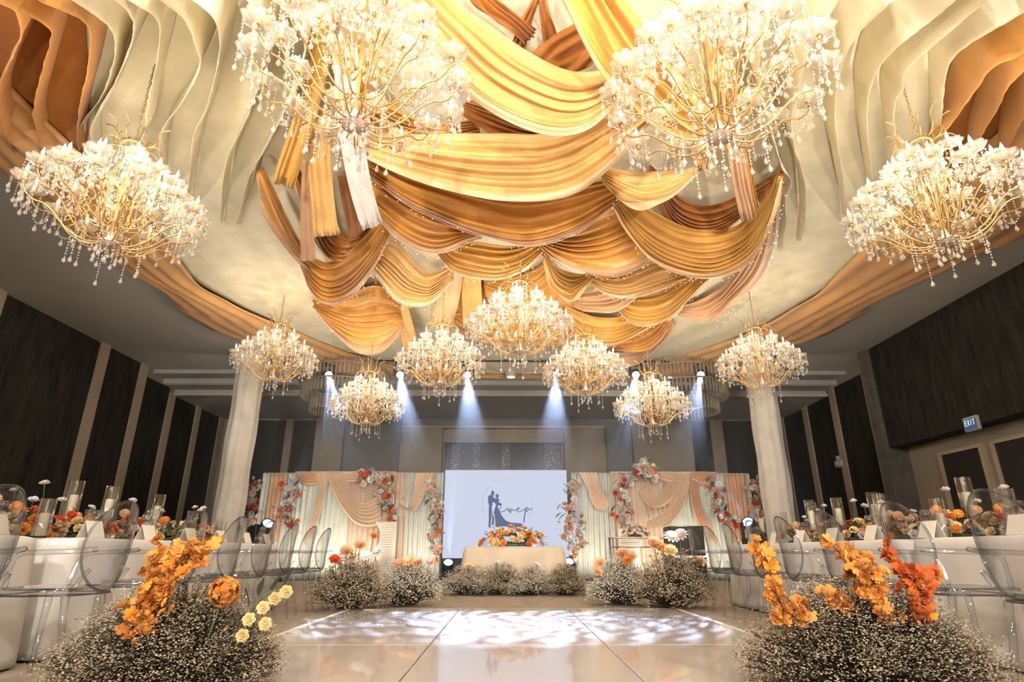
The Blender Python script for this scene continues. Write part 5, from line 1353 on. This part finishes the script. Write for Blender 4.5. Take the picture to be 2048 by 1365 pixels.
mids = [(698, 1226, 0, 1.0, 'w', "baby's-breath clump with peach, white and red flowers at the pale-stripped dance floor corner"), (810, 1218, 1, 0.95, 'p', "baby's-breath clump topped with peach daisies beside the pale-stripped dance floor corner"),
        (1246, 1216, 1, 0.95, 'o', "baby's-breath clump with peach roses only, beside the exit-sign dance floor corner"), (1350, 1222, 0, 1.08, 'x', "baby's-breath clump with two white daisies at the exit-sign dance floor corner")]
for px, py, mi, s, kd, lab in mids:
    p = atz(px, py, 0.0); p.y += 0.30
    p.x = p.x * (p.y / (p.y - 0.30))
    o = clump('floor_flower_clump', lab, (p.x, p.y, 0), MID[mi], rr.random() * 6 * 0, s * 1.16, None)
    if kd == 'w': top_flowers(o, [('p', -.05, -.12, .60, 1.3, 'rose'), ('p', .08, -.1, .66, 1.2, 'rose'), ('w', .16, -.12, .56, 1.4, 'daisy'), ('w', .26, -.08, .60, 1.3, 'daisy'), ('r', -.16, -.14, .52, 1.1, 'rose'), ('o', .2, -.02, .76, .8, 'rose')], rr)
    if kd == 'p': top_flowers(o, [('p', -.08, -.12, .50, 1.5, 'daisy'), ('p', .04, -.14, .53, 1.6, 'daisy'), ('p', .14, -.1, .50, 1.3, 'rose'), ('w', .28, -.1, .52, 1.4, 'daisy')], rr)
    if kd == 'o': top_flowers(o, [('p', -.26, -.1, .50, 1.4, 'rose'), ('p', -.30, -.12, .40, 1.2, 'rose'), ('p', .02, -.1, .60, 1.5, 'rose'), ('p', .10, -.12, .57, 1.5, 'rose'), ('o', .06, -.16, .53, 1.2, 'rose')], rr)
    if kd == 'x': top_flowers(o, [('p', -.18, -.1, .62, 1.6, 'rose'), ('o', -.10, -.12, .58, 1.2, 'rose'), ('w', .0, -.1, .70, 1.6, 'daisy'), ('w', .10, -.08, .72, 1.6, 'daisy'), ('y', -.04, -.16, .56, 1.3, 'rose'), ('p', .26, -.1, .46, 1.1, 'rose')], rr)
for k, (px, mi) in enumerate(((940, 1), (1002, 0), (1062, 1), (1128, 0))):
    p = atz(px, 1188, 0.0)
    o = clump('floor_flower_clump', "low baby's-breath clump at the taupe cloth foot, %s from the pale-stripped side" % ORD[k], (p.x, YT - 0.55, 0), MID[mi], 0.5 * k, (1.2, 1.0, 0.86), 'clumps before the small table')
    spec = [[('y', 0.0, -.1, .50, 1.3, 'rose')], [('w', -.1, -.1, .58, .9, 'daisy')], [('w', .0, -.1, .52, 1.1, 'rose')], [('p', .2, -.05, .5, 1.0, 'rose')]][k]
    for kd, x, y, z, s_, sh in spec:
        flower(kd, MB().tube([(x, y, .05), (x, y, z)], 0.004, 4).build('stem', M_STEM, o), (x, y, z), (0, -.7, .7), s_, sh)

# foreground clumps with blossom branches
BIGL = gyp_meshes(31, 0.56, 0.42, 0.46, 1350, 13, 0.0060, GYP)
BIGR = gyp_meshes(32, 0.62, 0.44, 0.48, 1500, 13, 0.0060, GYP)
BRK = pbr('blossom_twig', (0.12, 0.06, 0.03), 0.7)
def blossom_branch(parent, path, n, kind, spread, seed, twigs=9, size=1.0):
    rr = random.Random(seed); P = resample(path, 24)
    b = MB(); b.tube(P, [0.007 - 0.004 * i / 23 for i in range(24)], 5)
    tips = []
    for k in range(twigs):
        p = P[rr.randrange(5, 24)]; q = p + Vector((rr.uniform(-1, 1) * spread, rr.uniform(-1, 1) * spread, rr.uniform(-.2, 1) * spread))
        b.tube([p, (p + q) / 2 + Vector((0, 0, .01)), q], 0.0022, 4); tips.append((p, q))
    br_ = b.build('blossom_branch', BRK, parent)
    for k in range(n):
        if rr.random() < 0.6: p, q = rr.choice(tips); c = p.lerp(q, rr.uniform(.3, 1))
        else: c = P[rr.randrange(4, 24)]
        c = c + Vector((rr.gauss(0, .016), rr.gauss(0, .016), rr.gauss(0, .016)))
        put('blossom', BLOS[kind if rr.random() < .75 else rr.choice('aao')], br_, c, (rr.uniform(0.2, 2.6), rr.uniform(-.9, .9), rr.random() * 6), size * rr.uniform(.8, 1.3))
    return br_
pl = atz(330, 1372, 0.0); pr_ = atz(1765, 1378, 0.0)
fl_ = clump('foreground_flower_clump', "big baby's-breath floor clump with one amber blossom spray and orange pompon", (pl.x * 3.28 / pl.y, 3.28, 0), BIGL)
blossom_branch(fl_, [(.0, -.24, .26), (.01, -.26, .38), (.04, -.22, .52), (.05, -.18, .68)], 110, 'a', .08, 1, 16)
blossom_branch(fl_, [(.0, -.26, .26), (-.04, -.28, .36), (-.02, -.26, .46)], 44, 'a', .06, 4, 8)
blossom_branch(fl_, [(.02, -.14, .50), (.08, -.15, .60), (.16, -.15, .66), (.22, -.15, .69)], 34, 'a', .05, 2, 6)
blossom_branch(fl_, [(-.02, -.14, .40), (-.05, -.16, .54), (-.04, -.16, .64), (-.07, -.16, .68)], 34, 'a', .06, 3, 6)
# pompon of small florets
st = MB().tube([(.2, -.15, .1), (.30, -.18, .46)], 0.005, 5).build('stem', M_STEM, fl_)
rr = random.Random(8)
for k in range(96):
    d_ = Vector((rr.gauss(0, 1), rr.gauss(0, 1), rr.gauss(0, 1))).normalized()
    put('floret', BLOS['a' if k % 3 else 'o'], st, Vector((.30, -.18, .47)) + d_ * (0.056 if k % 3 else 0.034), look(d_), 0.8)
# yellow orchid-like spray to the side
b = MB().tube(resample([(.30, -.12, .14), (.40, -.16, .34), (.50, -.18, .46), (.60, -.18, .48)], 14), 0.005, 5).build('flower_spray', M_STEM, fl_)
for k, (x, z) in enumerate(((.44, .35), (.50, .40), (.55, .44), (.60, .47), (.42, .28), (.52, .33))): flower('y', b, (x, -.19, z), (.2, -1, .2), 0.55, 'rose')
for k, (x, z, dx) in enumerate(((.42, .40, -.3), (.46, .45, .3), (.52, .47, .6), (.38, .33, -.6), (.58, .50, .5))): leaf('d', b, (x, -.17, z), (dx, -.2, 1), 0.9)
fr_ = clump('foreground_flower_clump', "big baby's-breath floor clump with several amber and rust blossom sprays", (pr_.x * 3.28 / pr_.y - 0.05, 3.28, 0), BIGR)
for args in (([(-.44, -.16, .26), (-.46, -.16, .38), (-.48, -.15, .52), (-.50, -.14, .68)], 85, 'a', .07, 11, 10), ([(-.40, -.18, .34), (-.36, -.18, .42)], 14, 'a', .06, 12, 4),
             ([(-.01, -.26, .28), (-.03, -.25, .42), (-.02, -.2, .54), (-.09, -.16, .66)], 110, 'a', .10, 13, 12), ([(.0, -.14, .46), (-.12, -.15, .64), (-.20, -.15, .73)], 20, 'a', .04, 14, 5), ([(-.06, -.13, .34), (-.16, -.14, .42), (-.22, -.14, .46)], 22, 'a', .05, 15, 5),
             ([(.19, -.24, .28), (.17, -.22, .40), (.20, -.18, .50), (.13, -.14, .62)], 80, 'r', .08, 16, 10), ([(.20, -.12, .40), (.28, -.13, .50), (.36, -.13, .56)], 36, 'r', .06, 17, 7)):
    blossom_branch(fr_, *args)
# ------------------------------------------------------------------ stage haze that shows the beams
m, nt, out = nodes_of('stage_haze')
vs = N(nt, 'ShaderNodeVolumeScatter', Density=HAZE, Anisotropy=0.45)
vs.inputs[0].default_value = (0.95, 0.96, 1.0, 1)
tc = N(nt, 'ShaderNodeTexCoord'); sx = N(nt, 'ShaderNodeSeparateXYZ'); mr = N(nt, 'ShaderNodeMapRange', _interpolation_type='SMOOTHSTEP')
mr.inputs['From Min'].default_value = 9.3; mr.inputs['From Max'].default_value = 13.6; mr.inputs['To Max'].default_value = HAZE
nt.links.new(tc.outputs['Object'], sx.inputs[0]); nt.links.new(sx.outputs[1], mr.inputs[0]); nt.links.new(mr.outputs[0], vs.inputs['Density'])
nt.links.new(vs.outputs[0], out.inputs['Volume'])
hz = MB().box(-6.0, 6.0, 9.0, 15.3, 0.02, 5.2).build('stage_haze', m, smooth=False)
stuff(hz); tag(hz, 'thin blue stage haze lit by the moving head beams', 'haze')
# gobo wheel: petal pattern in the stage beams
for L in GOBO:
    d = L.data; d.use_nodes = True; nt = d.node_tree; em = nt.nodes['Emission']
    tc = nt.nodes.new('ShaderNodeTexCoord')
    mp = nt.nodes.new('ShaderNodeMapping'); mp.inputs['Scale'].default_value = (1, 1, 1)
    sep = nt.nodes.new('ShaderNodeSeparateXYZ'); nt.links.new(tc.outputs['Normal'], sep.inputs[0])
    def mth(op, a, b=None):
        n = nt.nodes.new('ShaderNodeMath'); n.operation = op
        for i, v in enumerate((a, b)):
            if v is None: continue
            if isinstance(v, (int, float)): n.inputs[i].default_value = v
            else: nt.links.new(v, n.inputs[i])
        return n.outputs[0]
    x, y, z = sep.outputs
    tz_ = mth('ABSOLUTE', z)
    X = mth('DIVIDE', x, tz_); Y = mth('DIVIDE', y, tz_)
    ang = mth('ARCTAN2', Y, X); rad = mth('SQRT', mth('ADD', mth('MULTIPLY', X, X), mth('MULTIPLY', Y, Y)))
    ring = mth('FLOOR', mth('MULTIPLY', rad, 70.0))
    pet = mth('SINE', mth('ADD', mth('MULTIPLY', ang, 11.0), mth('MULTIPLY', ring, 1.9)))
    rdl = mth('SINE', mth('MULTIPLY', rad, 440.0))
    g = mth('GREATER_THAN', mth('ADD', pet, mth('MULTIPLY', rdl, 0.8)), 0.25)
    g = mth('ADD', mth('MULTIPLY', g, 1.7), 0.03)
    nt.links.new(mth('MULTIPLY', g, 1.0), em.inputs['Strength'])
